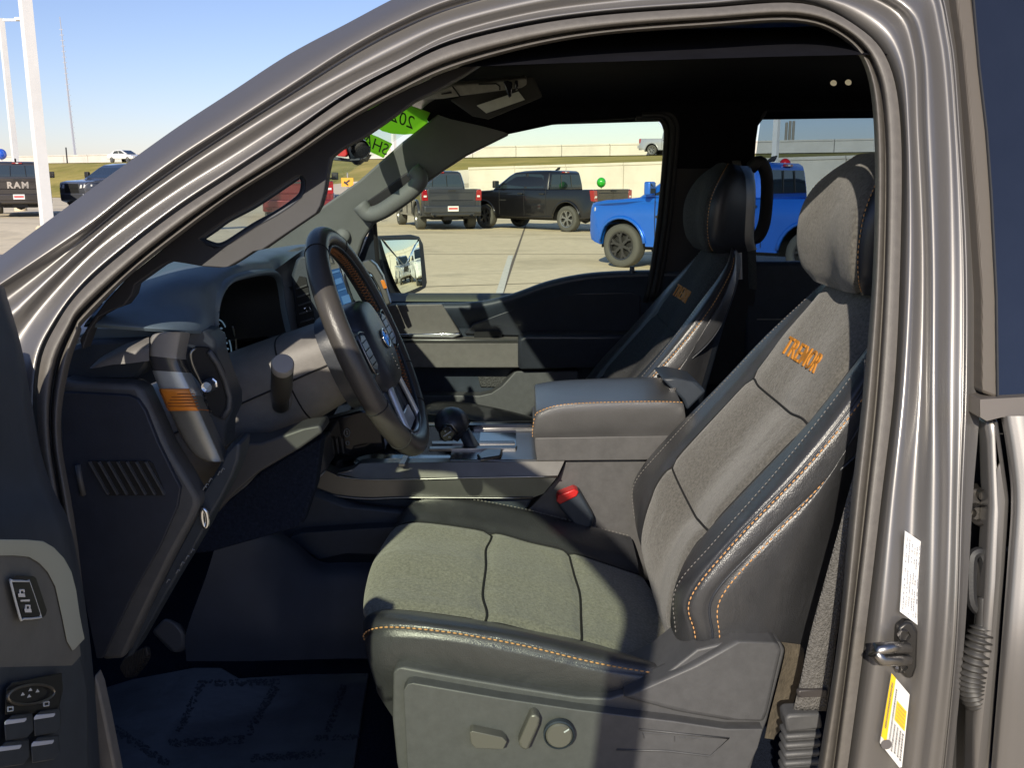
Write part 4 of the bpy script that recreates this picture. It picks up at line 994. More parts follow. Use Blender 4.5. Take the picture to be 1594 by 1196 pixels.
# instrument hood: lip, cavity, cluster
lip=[(338,530,-.57),(334,505,-.57),(336,475,-.57),(345,450,-.55),(362,434,-.5),(392,426,-.42),(418,423,-.32),(431,428,-.25),(436,445,-.22),(441,480,-.21),(449,515,-.20)]
L=crs([tuple(U(*p)) for p in lip],4)
rows=[[tuple(V(p)+V((-.02,0,.012))) for p in L],[tuple(V(p)+V((.002,0,.004))) for p in L],[tuple(V(p)+V((.004,0,-.004))) for p in L],[tuple(V(p)+V((-.02,0,-.008))) for p in L],[tuple(V(p)*1+V((-.14,0,-.02))) for p in L]]
patch('cluster_hood',rows,3,1,[DASH_B,BLACKP0],TR,matfn=lambda i,j: 1 if i>=8 else 0)
CLX=-.50
plate('cluster_back',[(318,420),(470,415),(480,600),(440,640),(330,640)],lambda x,y:Ux(x,y,CLX),(-.02,0,0),BLACKGLOSS,TR)
plate('cluster_bezel_lower',[(350,560),(400,545),(470,520),(480,570),(430,640),(370,660),(352,610)],lambda x,y:Ux(x,y,CLX+.05),(-.03,0,0),PLASTIC_D,TR,bevel=.006)
ga=MB()
def CF(x,y): return Ux(x,y,CLX+.006)
ga.tube([CF(x,y) for x,y in crs([(336,497),(345,500),(352,512),(357,530),(360,545),(359,556)],4)],.0012,5)
for x,y in ((340,504),(345,511),(348,518),(351,526),(353,534),(355,543),(354,552)): ga.tube([CF(x-1.5,y),CF(x+.5,y+.4)],.0016,4)
clu=ga.build('gauge_scale',mat('dim gauge print',(.2,.26,.3),.5,emit=((.3,.5,.7),.2)),TR)
MB().tube([CF(343,556),CF(347,545)],.0016,5).build('gauge_needle',mat('teal needle',(.02,.4,.5),.4,emit=((.02,.6,.8),.35)),TR)
MB().tube([Ux(x,y,CLX+.02) for x,y in crs([(362,508),(366,525),(368,545),(367,562)],3)],.0018,6).build('cluster_bright_edge',SATIN,TR,sharp=0)
# centre stack: pale dash face, vent, screens
rows=[[U(x,y,Y) for x,y,Y in r] for r in [
 [(424,405,-.15),(445,392,-.13),(470,384,-.08),(492,384,0)],
 [(432,425,-.16),(448,418,-.15),(468,412,-.12),(490,412,-.05)],
 [(437,446,-.17),(450,447,-.16),(466,446,-.14),(488,446,-.08)],
 [(440,452,-.17),(452,453,-.16),(466,452,-.14),(488,452,-.08)],
 [(448,520,-.17),(460,540,-.16),(480,560,-.14),(500,580,-.1)]]]
patch('dash_face',rows,4,4,mat('pale satin dash face',(.26,.27,.28),.35,metal=.35,mottle=(20,.08)),TR)
plate('centre_vent',[(452,430),(460,405),(472,396),(486,400),(500,470),(505,530),(500,548),(470,545),(460,500)],SX(-.175),(0,.05,0),PLASTIC_D,TR,bevel=.006,bseg=3)
plate('centre_vent_opening',[(459,445),(466,430),(476,432),(490,500),(494,528),(470,534),(463,500)],SX(-.178),(0,.004,0),SEAM,TR)
cs=MB()
for k in range(7): cs.tube([U(461+k*1.6,450+k*13,-.181),U(478+k*2.6,444+k*13,-.181)],.0016,5)
cs.build('centre_vent_slat',PLASTIC,TR)
cm=MB()
for a in ([(474,481),(478,478),(476,485),(480,483)],[(482,478),(484,482)]): cm.tube([U(x,y,-.183) for x,y in a],.0013,5)
cm.build('centre_vent_knob',CHROME,TR)
plate('screen_bezel',[(503,385),(512,382),(528,408),(536,440),(560,500),(560,505),(540,505),(520,460),(508,418)],SX(-.08),(0,.04,0),SATIN,TR,bevel=.003)
sc_=plate('centre_screen',[(511,421),(528,417),(533,432),(545,470),(552,495),(541,498),(526,466),(517,444)],SX(-.084),(0,.003,0),SCREEN,TR)
si=MB()
for q in ([(514,424),(528,420),(529,423),(515,427)],[(519,436),(531,432),(534,440),(522,444)],[(526,452),(538,448),(539,450),(527,454)],[(531,462),(543,458),(547,470),(535,474)],[(538,482),(548,478),(549,480),(539,484)]): si.poly([U(x,y,-.0862) for x,y in q],(0,.0008,0))
si.build('screen_graphics',mat('screen panels',(.03,.09,.2),.4,emit=((.08,.25,.6),.22)),sc_,smooth=False)
sb=MB()
for q in ([(505,392),(511,391),(513,397),(507,398)],[(508,401),(516,400),(519,409),(511,411)]): sb.tube([U(x,y,-.084) for x,y in q],.0012,5,closed=True)
sb.build('screen_button',PLASTIC_D,TR)
plate('screen_glass',[(536,425),(545,436),(568,475),(545,482),(541,470)],SX(-.06),(0,.003,0),mat('sky lit screen glass',(.10,.12,.13),.08,coat=1),TR)
plate('stack_edge',[(528,410),(537,420),(575,480),(580,500),(560,506),(545,482)],SX(-.03),(0,.03,0),PLASTIC_D,TR,bevel=.004)
plate('radio_panel',[(548,494),(580,478),(600,500),(604,520),(570,530),(556,512)],SX(-.06),(0,.03,0),SATIN,TR,bevel=.004)
# far outlet with its orange marker
plate('vent_bezel',[(562,408),(575,404),(585,412),(596,430),(604,460),(608,474),(600,478),(590,450),(578,428),(565,420)],SX(.62),(0,.03,0),SATIN,TR,bevel=.004)
plate('vent_surround',[(556,418),(566,420),(580,432),(590,452),(598,478),(585,482),(566,440)],SX(.625),(0,.03,0),BLACKGLOSS,TR,bevel=.003)
plate('copper_insert',[(592,437),(598,436),(603,449),(597,450)],SX(.612),(0,.01,0),COPPER,TR,bevel=.001)
pf=[(-.86,1.40),(-.62,1.445),(-.47,1.435),(-.40,1.40),(-.375,1.34),(-.385,1.27),(-.41,1.17),(-.47,1.02),(-.58,.93)]
rows=[[V((x-.05*abs(y-.2)**1.5,y,z)) for x,z in pf] for y in (.06,.16,.32,.48,.64,.80)]
patch('passenger_dash',rows,3,5,PLASTIC_D,TR)
# lower dash and switch strip
plate('switch_strip',[(309,788),(312,772),(336,735),(352,705),(366,690),(374,690),(371,715),(362,742),(345,775),(330,800),(318,826),(300,858),(260,925),(205,1022),(192,1028),(235,938),(272,865),(300,812)],SX(-.69),(0,.05,0),PLASTIC_D,TR,bevel=.005)
plate('knee_bolster',[(345,712),(360,690),(405,690),(465,668),(498,662),(502,674),(468,698),(405,735),(370,765),(338,800),(330,800),(362,742)],SX(-.56),(0,.06,0),mat('dark column plastic',(.05,.05,.052),.5,mottle=(40,.1)),TR,bevel=.010,bseg=3)
plate('knee_panel',[(330,800),(370,765),(405,735),(470,695),(500,684),(490,760),(470,820),(330,860),(296,864)],SX(-.50),(0,.04,0),CARPET,TR,bevel=.01)
plate('lower_pad',[(344,789),(348,782),(400,733),(404,735),(384,757)],SX(-.53),(0,.02,0),PLASTIC,TR,bevel=.004)
kr=MB(); kr.tube([U(318.5+4.2*math.cos(a)+1.6*math.sin(a)*-1,807-14*math.sin(a),-.70) for a in [2*math.pi*i/28 for i in range(28)]],.0028,8,closed=True)
kr.build('light_switch_ring',CHROME,TR,sharp=0)
ki=MB()
for x,y in ((347,732),(342,737),(328,748),(322,756),(319,760),(300,858),(292,868),(284,878),(277,890),(262,905)):
    ki.tube([U(x-3,y+3,-.6935),U(x,y-3,-.6935),U(x+3,y-1,-.6935)],.0008,4)
ki.build('switch_icons',mat('dim icon print',(.22,.23,.24),.5),TR)
# pedals and footwell
def FT(z): return lambda x,y: Uz(x,y,z)
plate('brake_pedal',[(184,1040),(192,1024),(226,1006),(229,1022),(222,1036),(206,1054),(194,1057)],SX(-.50),(0,.02,-.01),mat('ribbed pedal rubber',(.05,.045,.042),.6,bump=('wave',120,1,.004)),TR,bevel=.004)
plate('accelerator_pedal',[(234,984),(255,962),(276,972),(288,988),(288,1008),(278,1017),(264,1015)],SX(-.34),(0,.02,-.01),mat('pedal plastic',(.085,.085,.09),.5),TR,bevel=.006)
rows=[[U(x,y,Y) for x,y,Y in r] for r in [
 [(360,826,-.30),(400,824,-.28),(430,826,-.26),(462,846,-.24),(498,874,-.22),(540,876,-.21),(640,876,-.20)],
 [(340,840,-.33),(395,836,-.31),(428,842,-.29),(460,862,-.265),(496,888,-.245),(540,892,-.235),(640,892,-.22)],
 [(320,900,-.34),(385,900,-.32),(425,900,-.30),(460,910,-.28),(500,915,-.26),(540,920,-.25),(640,920,-.24)],
 [(290,985,-.34),(370,980,-.33),(420,979,-.32),(460,978,-.30),(500,977,-.28),(540,976,-.27),(640,976,-.26)],
 [(290,1030,-.33),(370,1030,-.32),(420,1029,-.31),(460,1028,-.30),(500,1027,-.28),(540,1026,-.27),(640,1026,-.26)]]]
patch('tunnel_side',rows,5,6,mat('shade blue moulding',(.034,.042,.062),.6,bump=('noise',700,.3,.0006),mottle=(12,.15)),TR)  # footwell shade put into the colour as blue
plate('tunnel_pocket',[(300,800),(480,760),(560,790),(660,800),(680,900),(500,890),(360,850)],SX(-.16),(0,.03,0),PLASTIC_D,TR,bevel=.01)
plate('tunnel_ledge',[(452,838),(470,830),(560,824),(640,820),(640,866),(540,862),(496,872)],SX(-.19),(0,.05,0),PLASTIC_D,TR,bevel=.006)
# ================================================================= CONSOLE
# tray trim: satin upper face, lower lip
plate('console_front',[(462,700),(500,690),(508,733),(482,758),(471,738)],SX(-.15),(0,.10,0),PLASTIC,TR,bevel=.005)
plate('console_rail',[(508,733),(524,740),(562,747),(640,747),(745,744.5),(868,742),(846,769),(830,775),(640,775),(577,777),(535,774),(498,767),(483,757)],SX(-.145),(0,.04,0),mat('dark satin rail',(.17,.17,.165),.28,metal=.75,mottle=(14,.12)),TR,bevel=.004,bseg=3)
plate('console_rail_face',[(560,722),(577,721),(640,720.5),(879,718),(868,742),(745,743),(640,745),(562,746),(524,738),(550,730)],lambda x,y:U(x,y,-.150+.02*((746-y)/26)),(0,.03,0),mat('brushed satin face',(.30,.29,.27),.35,metal=.6,mottle=(25,.1)),TR,bevel=.002)
MB().tube([U(x,y,-.1515) for x,y in crs([(550,732),(524,739.5),(562,746.5),(640,746.5),(745,744),(868,742)],4)],.0016,6).build('rail_bright_line',STEEL,TR,sharp=0)
MB().tube([U(x,y,-.148) for x,y in crs([(462,702),(471,736),(481,757),(498,767),(535,774),(577,777),(640,775),(830,776)],4)],.0016,6).build('rail_bright_line',STEEL,TR,sharp=0)
MB().tube([U(x,y,-.152) for x,y in [(507,733),(494,746),(482,758)]],.0016,6).build('rail_bright_line',STEEL,TR,sharp=0)  # bright tube standing in for the diagonal highlight
plate('console_under',[(480,760),(640,777),(830,777),(812,806),(800,830),(520,830)],SX(-.12),(0,.05,0),PLASTIC_D,TR,bevel=.005)
tray=MB(); 
cA=U(640,721,-.13); cB=U(835,719,-.13); zt=cA.z+.0
tray.box(((U(480,700,0).x+cB.x)/2-.02,.0,zt-.03),(cB.x-U(480,700,0).x+.05,.26,.02))
tray.build('console_tray',BLACKGLOSS,TR,bevel=.004)
plate('console_stack_face',[(470,690),(505,655),(560,640),(590,640),(600,700),(560,712),(520,735),(507,733),(500,700)],SX(-.06),(0,.04,0),BLACKGLOSS,TR,bevel=.004)
bt=MB()
for x,y,r in ((540,674,6),(541,690,3)):
    bt.tube([U(x+r*.75*math.cos(a),y+r*math.sin(a),-.063) for a in [2*math.pi*i/18 for i in range(18)]],.0009,4,closed=True)
bt.tube([U(540,671,-.063),U(540,677,-.063)],.0012,4)
bt.build('stack_icons',mat('dim icon print2',(.3,.32,.34),.5),TR)
pl=MB()
for x in (517,524,532): pl.tube([U(x,684,-.07),U(x+3,706,-.07)],.0016,6)
pl.build('stack_ribs',PLASTIC,TR)
# flat top beside the shifter
T0=lambda x,y: Uz(x,y,zt+.004)
plate('console_top_plate',[(700,716),(706,670),(838,668),(840,716)],T0,(0,0,-.02),mat('brushed console plate',(.22,.23,.24),.25,metal=.7,mottle=(20,.1)),TR,bevel=.002)
plate('console_cup_recess',[(745,700),(748,672),(803,670),(803,696)],lambda x,y:Uz(x,y,zt+.0055),(0,0,-.006),BLACKGLOSS,TR)
for q in ([(672,687),(800,686),(802,690),(672,691)],[(668,695),(805,694),(803,698),(668,699)],[(737,663.5),(832,661),(832,666),(737,667.5)],[(620,722),(634,700),(641,700),(630,722)]):
    plate('console_bright_strip',q,lambda x,y:Uz(x,y,zt+.008),(0,0,-.006),STEEL,TR,bevel=.001)
plate('console_far_wall',[(560,664),(832,661),(832,700),(560,700)],SX(.10),(0,.03,0),BLACKGLOSS,TR,bevel=.004)
# shifter
sh=MB(); sh.tube([U(748,716,-.03),U(738,700,-.03),U(722,672,-.03)],[.026,.020,.018],12,flat=.7)
shf=sh.build('gear_lever',PLASTIC_D,TR,sharp=0)
kb=MB()
kp=[(700,640),(714,636),(724,645),(728,662),(722,676),(708,686)]
kb.sphere(U(703,657,-.03),.040,20,12,sq=(.85,1.05,.72)); kb.tube([U(703,660,-.03),U(722,672,-.03)],[.030,.024],12)
kb.build('gear_knob',LEATHER_B,shf,sharp=0)
plate('gear_button_face',[(682,672),(692,662),(703,663),(711,676),(706,685),(690,689),(684,682)],SX(-.078),(0,.02,0),BLACKGLOSS,shf,bevel=.004)
gm=MB(); gm.tube([U(690,680,-.080),U(702,672,-.080)],.0011,5)
gm.tube([U(692,671,-.080),U(694,672,-.080)],.0014,5); gm.tube([U(698,681,-.080),U(701,680,-.080)],.0011,5)
gm.build('gear_marks',ICON,shf)
MB().tube([U(x,y,-.077) for x,y in [(690,661),(703,661),(713,675)]],.0014,6).build('gear_bright_edge',STEEL,shf,sharp=0)
plate('shifter_bezel',[(742,712),(756,704),(783,703),(780,714),(748,719)],T0,(0,0,.006),STEEL,TR,bevel=.003)
CONS=mat('charcoal console plastic',(.092,.090,.090),.48,bump=('noise',700,.4,.0006),mottle=(50,.14))
# armrest lid and storage bin
aL=MB()
rows=[]
def lid(x0,y0,Y): return U(x0,y0,Y)
prof=[ # near bottom edge, near face, near shoulder, top near, top far, far shoulder
 [(833,683,-.118),(836,683,-.122),(900,683,-.122),(980,683,-.122),(1060,680,-.122),(1066,676,-.118)],
 [(832,672,-.122),(836,670,-.128),(900,666,-.130),(980,660,-.130),(1060,655,-.130),(1066,655,-.124)],
 [(832,655,-.120),(838,646,-.127),(880,634,-.129),(980,629,-.129),(1056,629,-.129),(1064,632,-.122)],
 [(832,645,-.108),(838,636,-.112),(880,627,-.112),(980,624,-.112),(1052,625,-.112),(1060,628,-.106)],
 [(832,620,-.02),(838,612,0),(880,606,0),(980,603,0),(1040,603,0),(1050,606,0)],
 [(832,603,.10),(836,598,.11),(880,592,.115),(980,588,.115),(1028,588,.115),(1034,590,.11)],
 [(832,610,.125),(836,606,.13),(880,604,.13),(980,602,.13),(1028,602,.13),(1034,604,.125)]]
P=[[U(*p) for p in r] for r in prof]
A=np.array([[tuple(p) for p in r] for r in P]); A=crs(A,6); A=np.swapaxes(crs(np.swapaxes(A,0,1),8),0,1)
lidm=grid('console_armrest',A,mat('glossy charcoal leather',(.078,.077,.078),.28,bump=('vor',650,.3,.0005),mottle=(18,.12),coat=.25,coat_rough=.25),TR)
stitches('armrest_stitching',[tuple(A[14,j]+np.array((0,-.001,.001))) for j in range(3,38)]+[],lidm,THREAD,.0045,.0022,.0009)
stitches('armrest_stitching',[tuple(A[i,5]+np.array((-.0015,-.001,.0008))) for i in range(1,14)],lidm,THREAD,.0045,.0022,.0009)
plate('console_bin',[(832,684),(834,682),(1075,678),(1075,716),(836,718),(833,700)],SX(-.128),(0,.25,0),CONS,TR,bevel=.006,bseg=3)
plate('console_side_panel',[(881,718),(1080,712),(1080,900),(1000,905),(940,905),(800,830),(812,806),(868,744)],SX(-.112),(0,.20,0),CONS,TR,bevel=.006,bseg=3)
plate('armrest_latch',[(1030,590),(1050,588),(1085,596),(1100,610),(1070,640),(1062,622)],SX(-.02),(0,.12,0),PLASTIC_D,TR,bevel=.008)
plate('latch_mark',[(1041,605),(1053,604),(1049,614)],SX(-.025),(0,.004,0),STEEL,TR)
# ================================================================= FLOOR MAT (a film covered mat lies on the carpet)
zf=.782
fm=plate('floor_mat',[(150,1075),(205,1058),(300,1040),(345,1040),(372,1056),(470,1050),(575,1048),(566,1100),(545,1230),(150,1230)],lambda x,y:Uz(x,y,zf+.006),(0,0,-.004),MATFILM,None,bevel=.002)
fp=MB(); rnd2=random.Random(11)
def smear(a,b,wd,n):
    for i in range(n):
        q=rnd2.random(); s_=rnd2.uniform(-.5,.5)*wd
        x=a[0]+(b[0]-a[0])*q; y=a[1]+(b[1]-a[1])*q
        dx,dy=b[0]-a[0],b[1]-a[1]; L_=math.hypot(dx,dy); x+=-dy/L_*s_; y+=dx/L_*s_
        w_,h_=rnd2.uniform(1.2,3.6),rnd2.uniform(.8,2.0); a_=rnd2.uniform(0,3.14)
        fp.poly([Uz(x+w_*math.cos(a_+k)*(1 if j%2==0 else h_/w_),y+h_*math.sin(a_+k),zf+.0066+i*1e-6) for j,k in enumerate((0,1.57,3.14,4.71))],(0,0,.0002))
smear((310,1064),(438,1062),9,120); smear((312,1068),(278,1140),10,90); smear((430,1068),(385,1145),12,120); smear((262,1158),(380,1152),12,150); smear((170,1130),(262,1190),12,150)
smear((535,1068),(510,1140),10,90); smear((490,1150),(560,1148),8,60); smear((390,1182),(505,1174),12,150)
fp.build('film_print',mat('dark film print',(.030,.035,.046),.5),fm,smooth=False)
tag(fm,'dark rubber floor mat under printed clear film below the pedals','floor mat')
# ================================================================= OUTSIDE
sun_el, sun_az = R(27), R(14)       # sun stands 18 degrees towards the front from straight behind the camera
S = V((-math.sin(sun_az)*math.cos(sun_el), -math.cos(sun_az)*math.cos(sun_el), math.sin(sun_el)))
sd_l=bpy.data.lights.new('sun','SUN'); so=bpy.data.objects.new('sun',sd_l); COL.objects.link(so)
sd_l.energy=5.0; sd_l.angle=R(.5); sd_l.color=(1,.91,.76); so.rotation_euler=S.to_track_quat('Z','Y').to_euler(); so.location=(0,-20,20)
w=bpy.data.worlds.new('World'); scene.world=w; w.use_nodes=True; nt=w.node_tree
bg=nt.nodes['Background']; sk=nt.nodes.new('ShaderNodeTexSky'); sk.sky_type='NISHITA'; sk.sun_disc=False
sk.sun_elevation=sun_el; sk.sun_rotation=math.atan2(S.x,S.y); sk.air_density=1.0; sk.dust_density=.35; sk.ozone_density=2.6
tn=nt.nodes.new('ShaderNodeVectorMath'); tn.operation='MULTIPLY'; tn.inputs[1].default_value=(.95,.88,1.05); nt.links.new(sk.outputs[0],tn.inputs[0]); nt.links.new(tn.outputs[0],bg.inputs[0]); bg.inputs[1].default_value=.13
# ---- ground: concrete lot to the horizon
def groundmat(name,c1,c2,sc,joint=None):
    m=bpy.data.materials.new(name); m.use_nodes=True; nt=m.node_tree; n=nt.nodes; L=nt.links; b=n['Principled BSDF']; b.inputs['Roughness'].default_value=.85; b.inputs['Specular IOR Level'].default_value=.2
    tc=n.new('ShaderNodeTexCoord'); no=n.new('ShaderNodeTexNoise'); no.inputs['Scale'].default_value=sc; no.inputs['Detail'].default_value=8; no.inputs['Roughness'].default_value=.7
    L.new(tc.outputs['Object'],no.inputs['Vector']); cr=n.new('ShaderNodeValToRGB'); cr.color_ramp.elements[0].position=.3; cr.color_ramp.elements[1].position=.72
    cr.color_ramp.elements[0].color=(*c1,1); cr.color_ramp.elements[1].color=(*c2,1); L.new(no.outputs['Fac'],cr.inputs[0]); src=cr.outputs[0]
    n2=n.new('ShaderNodeTexNoise'); n2.inputs['Scale'].default_value=sc*40; n2.inputs['Detail'].default_value=4; L.new(tc.outputs['Object'],n2.inputs['Vector'])
    mr=n.new('ShaderNodeMapRange'); mr.inputs[3].default_value=.82; mr.inputs[4].default_value=1.18; L.new(n2.outputs['Fac'],mr.inputs[0])
    mu=n.new('ShaderNodeVectorMath'); mu.operation='SCALE'; L.new(src,mu.inputs[0]); L.new(mr.outputs[0],mu.inputs['Scale']); last=mu.outputs[0]
    if joint:
        n3=n.new('ShaderNodeTexNoise'); n3.inputs['Scale'].default_value=.45; n3.inputs['Detail'].default_value=7; n3.inputs['Distortion'].default_value=.8; L.new(tc.outputs['Object'],n3.inputs['Vector'])
        r3=n.new('ShaderNodeMapRange'); r3.inputs[1].default_value=.54; r3.inputs[2].default_value=.74; r3.inputs[3].default_value=1.0; r3.inputs[4].default_value=joint; L.new(n3.outputs['Fac'],r3.inputs[0])
        mu3=n.new('ShaderNodeVectorMath'); mu3.operation='SCALE'; L.new(last,mu3.inputs[0]); L.new(r3.outputs[0],mu3.inputs['Scale']); last=mu3.outputs[0]
    L.new(last,b.inputs['Base Color'])
    MATS[name]=m; return m
CONC=groundmat('pale concrete',(.64,.54,.37),(.78,.67,.48),.12,.72)
mk('parking_lot',[(-400,-60,0),(400,-60,0),(400,500,0),(-400,500,0)],[(0,1,2,3)],CONC,None,smooth=False)['kind']='structure'
jt=MB()
def strip(p,q,wd,z):
    p=V((*p,z));q=V((*q,z)); d=(q-p).normalized(); s=V((-d.y,d.x,0))*wd/2; return [p-s,q-s,q+s,p+s]
gp=lambda x,y:(Uz(x,y,0).x,Uz(x,y,0).y)
def gline(mb,a,b,wd,z=.004): 
    mb.add(strip(gp(*a),gp(*b),wd,z),[(0,1,2,3)])
gline(jt,(560,362),(1400,372),.05); gline(jt,(560,396),(1400,396),.05); gline(jt,(822,340),(760,520),.05); gline(jt,(560,450),(1500,420),.05); gline(jt,(330,400),(560,352),.05); gline(jt,(-100,365),(250,360),.06)
jt.build('lot_joints',mat('dark joint',(.16,.13,.10),.9),None,smooth=False)['kind']='structure'
pm=MB(); gline(pm,(795,398),(776,462),.11,.008); gline(pm,(940,398),(985,398),.08,.008); gline(pm,(776,462),(760,520),.11,.008); gline(pm,(1010,362),(560,361),.05,.008)
pm.build('parking_line',mat('worn white paint',(.70,.68,.60),.8,mottle=(9,.15)),None,smooth=False)['kind']='structure'
def lot_z(x,y):
    q=lambda t: (lambda u:u*u*(3-2*u))(min(1,max(0,t)))
    return .35*q((y-21)/8)*q((-x-6.5)/5)*q((66-y)/12)
gx=np.linspace(-70,-6,33); gy=np.linspace(20,67,25)
grid('lot_rise',np.array([[(x,y,.004+lot_z(x,y)) for y in gy] for x in gx]),CONC,None,orient='none')['kind']='structure'
ap=MB(); ap.add([(-60,17,.012),(-10.5,17,.012),(-9.6,19.9,.012),(-60,19.9,.012)],[(0,1,2,3)])
ap.build('drive_lane',mat('grey asphalt',(.16,.15,.15),.9,mottle=(2,.15)),None,smooth=False)['kind']='structure'
# ---- embankment: grass slope rising to the raised road with its parapet
W0,W1=V((-57,124,0)),V((25,75,0)); wd=(W1-W0).normalized()
def wl_(t): return W0.lerp(W1,t)
l0,l1=V((U(730,300,62).x,62,0)),V((U(1350,300,42).x,42,0))
def ll(t): return l0.lerp(l1,t)
GR=groundmat('dry summer grass',(.19,.19,.035),(.52,.40,.13),.16,.78)
rows=[]
for k in range(41):
    t=-2.2+k*.1; top=wl_(t) if t>-3 else wl_(t)
    n=V((wd.y,-wd.x,0)); 
    near=top+n*5.0
    # foot of the slope: level ground on the left, top of the lower retaining wall on the right
    s=(near.x-l0.x*1.0)/(l1.x-l0.x)
    foot=near+n*16; fz=.03
    if t>.60:
        foot=ll((t-.62)/(.9-.62)*.75)+V((-.1,.28,0)); fz=2.25+.2*min(1.5,(t-.62)*2)
    rows.append([(foot.x,foot.y,fz),(foot.x*.5+near.x*.5,foot.y*.5+near.y*.5,(fz+3.55)/2+.12*math.sin(k*1.7)),(near.x,near.y,3.55),(top.x,top.y,3.56)])
G=np.array(rows)
eb=grid('grass_embankment',np.swapaxes(crs(np.swapaxes(crs(G,3),0,1),4),0,1),GR,None,orient='none'); eb['kind']='structure'
rr=MB(); n=V((wd.y,-wd.x,0))
for k in range(40):
    a,b=wl_(-2.2+k*.1),wl_(-2.1+k*.1); rr.add([a+V((0,0,3.62)),b+V((0,0,3.62)),b+n*4.6+V((0,0,3.62)),a+n*4.6+V((0,0,3.62))],[(0,1,2,3)])
rr.build('raised_road',mat('grey road',(.17,.16,.15),.9),None,smooth=False)['kind']='structure'
WALLM=mat('weathered concrete wall',(.66,.62,.54),.8,bump=('noise',3,.2,.01),mottle=(.6,.10))
pw=MB()
for k in range(80):
    a,b=wl_(-2.2+k*.05),wl_(-2.2+(k+.985)*.05); 
    pw.poly([a+V((0,0,3.5)),b+V((0,0,3.5)),b+V((0,0,4.62)),a+V((0,0,4.62))],-n*.3)
    pw.poly([a+V((0,0,4.62))+n*.06,b+V((0,0,4.62))+n*.06,b+V((0,0,4.74))+n*.06,a+V((0,0,4.74))+n*.06],-n*.42)
o=pw.build('concrete_wall',WALLM,None,smooth=False); tag(o,'long pale parapet wall along the raised road on the skyline','wall')
lw=MB(); ldir=(l1-l0).normalized(); ln=V((ldir.y,-ldir.x,0))
for k in range(20):
    a,b=ll(k*.16-.0),ll((k+.985)*.16); h0=2.3+.3*min(1,k*.16); h1=2.3+.3*min(1,(k+1)*.16)
    lw.poly([a,b,b+V((0,0,h1)),a+V((0,0,h0))],-ln*.3); lw.poly([a+V((0,0,h0))+ln*.05,b+V((0,0,h1))+ln*.05,b+V((0,0,h1+.14))+ln*.05,a+V((0,0,h0+.14))+ln*.05],-ln*.4)
    for zz in (.75,1.5): lw.poly([a+V((0,0,zz))+ln*.01,b+V((0,0,zz))+ln*.01,b+V((0,0,zz+.05))+ln*.01,a+V((0,0,zz+.05))+ln*.01],-ln*.02)
o=lw.build('concrete_wall',WALLM,None,smooth=False); tag(o,'lower panelled retaining wall behind the black and blue trucks','wall')
gd=MB(); 
for z in (.62,.84,1.02): gd.poly([U(670,280,60)*0+V((U(x,280,60.5).x,60.5,zz)) for x,zz in ((672,z),(733,z),(733,z+.12),(672,z+.12))],(0,.06,0))
for x in (676,690,704,718,730): gd.box((U(x,280,60.6).x,60.6,.55),(.12,.14,1.2))
g0=gd.build('guardrail',mat('galvanised rail',(.5,.5,.48),.5,metal=.4),None,smooth=False); tag(g0,'galvanised guardrail at the left end of the retaining wall','guardrail')
# ---- light poles, mast, posts
POLE=mat('white painted pole',(.80,.79,.77),.45,mottle=(2,.05))
def pole(px,py,D,h,wd_,label,arm=None,taper=.75):
    b=U(px,py,D); r=empty('light_pole',(b.x,b.y,0)); tag(r,label,'light pole')
    m=MB(); m.tube([(0,0,0),(0,0,h*.5),(0,0,h)],[wd_/2*1.414,wd_/2*1.414*(1+taper)/2,wd_/2*1.414*taper],4); m.build('pole_shaft',POLE,r,smooth=False)
    m=MB(); m.lathe([(wd_*1.1,0),(wd_*1.1,.55),(wd_*.9,.6),(.001,.6)],Matrix.Identity(4),16); m.build('pole_base',CONC,r)
    m=MB(); m.box((arm*.5 if arm else .4,0,h-.06),(abs(arm) if arm else .8,.09,.09)); m.build('pole_arm',POLE,r,smooth=False)
    m=MB(); m.box(((arm or .9),0,h-.03),(.55,.34,.12)); m.build('lamp_head',POLE,r,bevel=.02)
    return r
pole(56,172,21,9.2,.235,'thick white light pole at far left, closest to the camera',1.1,.95)
pole(14,150,40,8.15,.23,'slimmer white light pole with a side arm behind the thick one',.9,.9)
pole(1206,250,44,9.5,.24,'white light pole seen through the rear side window',1.0,.9)
pole(613,222,75,11,.3,'distant white light pole between the two green windshield stickers',1.0,.9)
mb=MB()
b=U(118,240,300); hz=(280-45)/1500*300
mb.tube([(0,0,0),(-.6,0,hz*.5),(-1.0,0,hz+2)],[.45,.32,.12],4)
for k in range(30): mb.box((-1.0*k/30,0,k/30*hz),(1.1,.2,.2))
o=mb.build('radio_mast',mat('hazy mast steel',(.42,.44,.50),.8),None,smooth=False); o.location=(b.x,b.y,0); tag(o,'very thin tall radio mast far away against the sky','mast')
b=U(104,245,118)
mb=MB(); mb.tube([(0,0,3.6),(0,0,5.5)],.09,6); o=mb.build('roadside_post',INK,None); o.location=(b.x,b.y,0); tag(o,'short dark post standing on the raised road','post')
for k,(x,yt) in enumerate(((1223,194),(1228.5,192),(1234,192))):
    b=U(x,220,140); mb=MB(); hz=(280-yt)/1500*140+1.65; mb.lathe([(.22,0),(.20,hz-.1),(.15,hz),(.001,hz)],Matrix.Identity(4),8)
    o=mb.build('distant_post',mat('hazy brown post',(.26,.24,.20),.8),None); o.location=(b.x,b.y,0); tag(o,'tall thin brown post in a tight row of three beyond the raised road','post',group='row of three distant posts')
b=U(541,284,46); sg=empty('road_sign',(b.x,b.y,0)); tag(sg,'orange diamond road sign with a black arrow on the grass','road sign')
m=MB(); m.tube([(0,.05,0),(0,.05,2.0)],.04,6); m.build('sign_post',STEEL,sg)
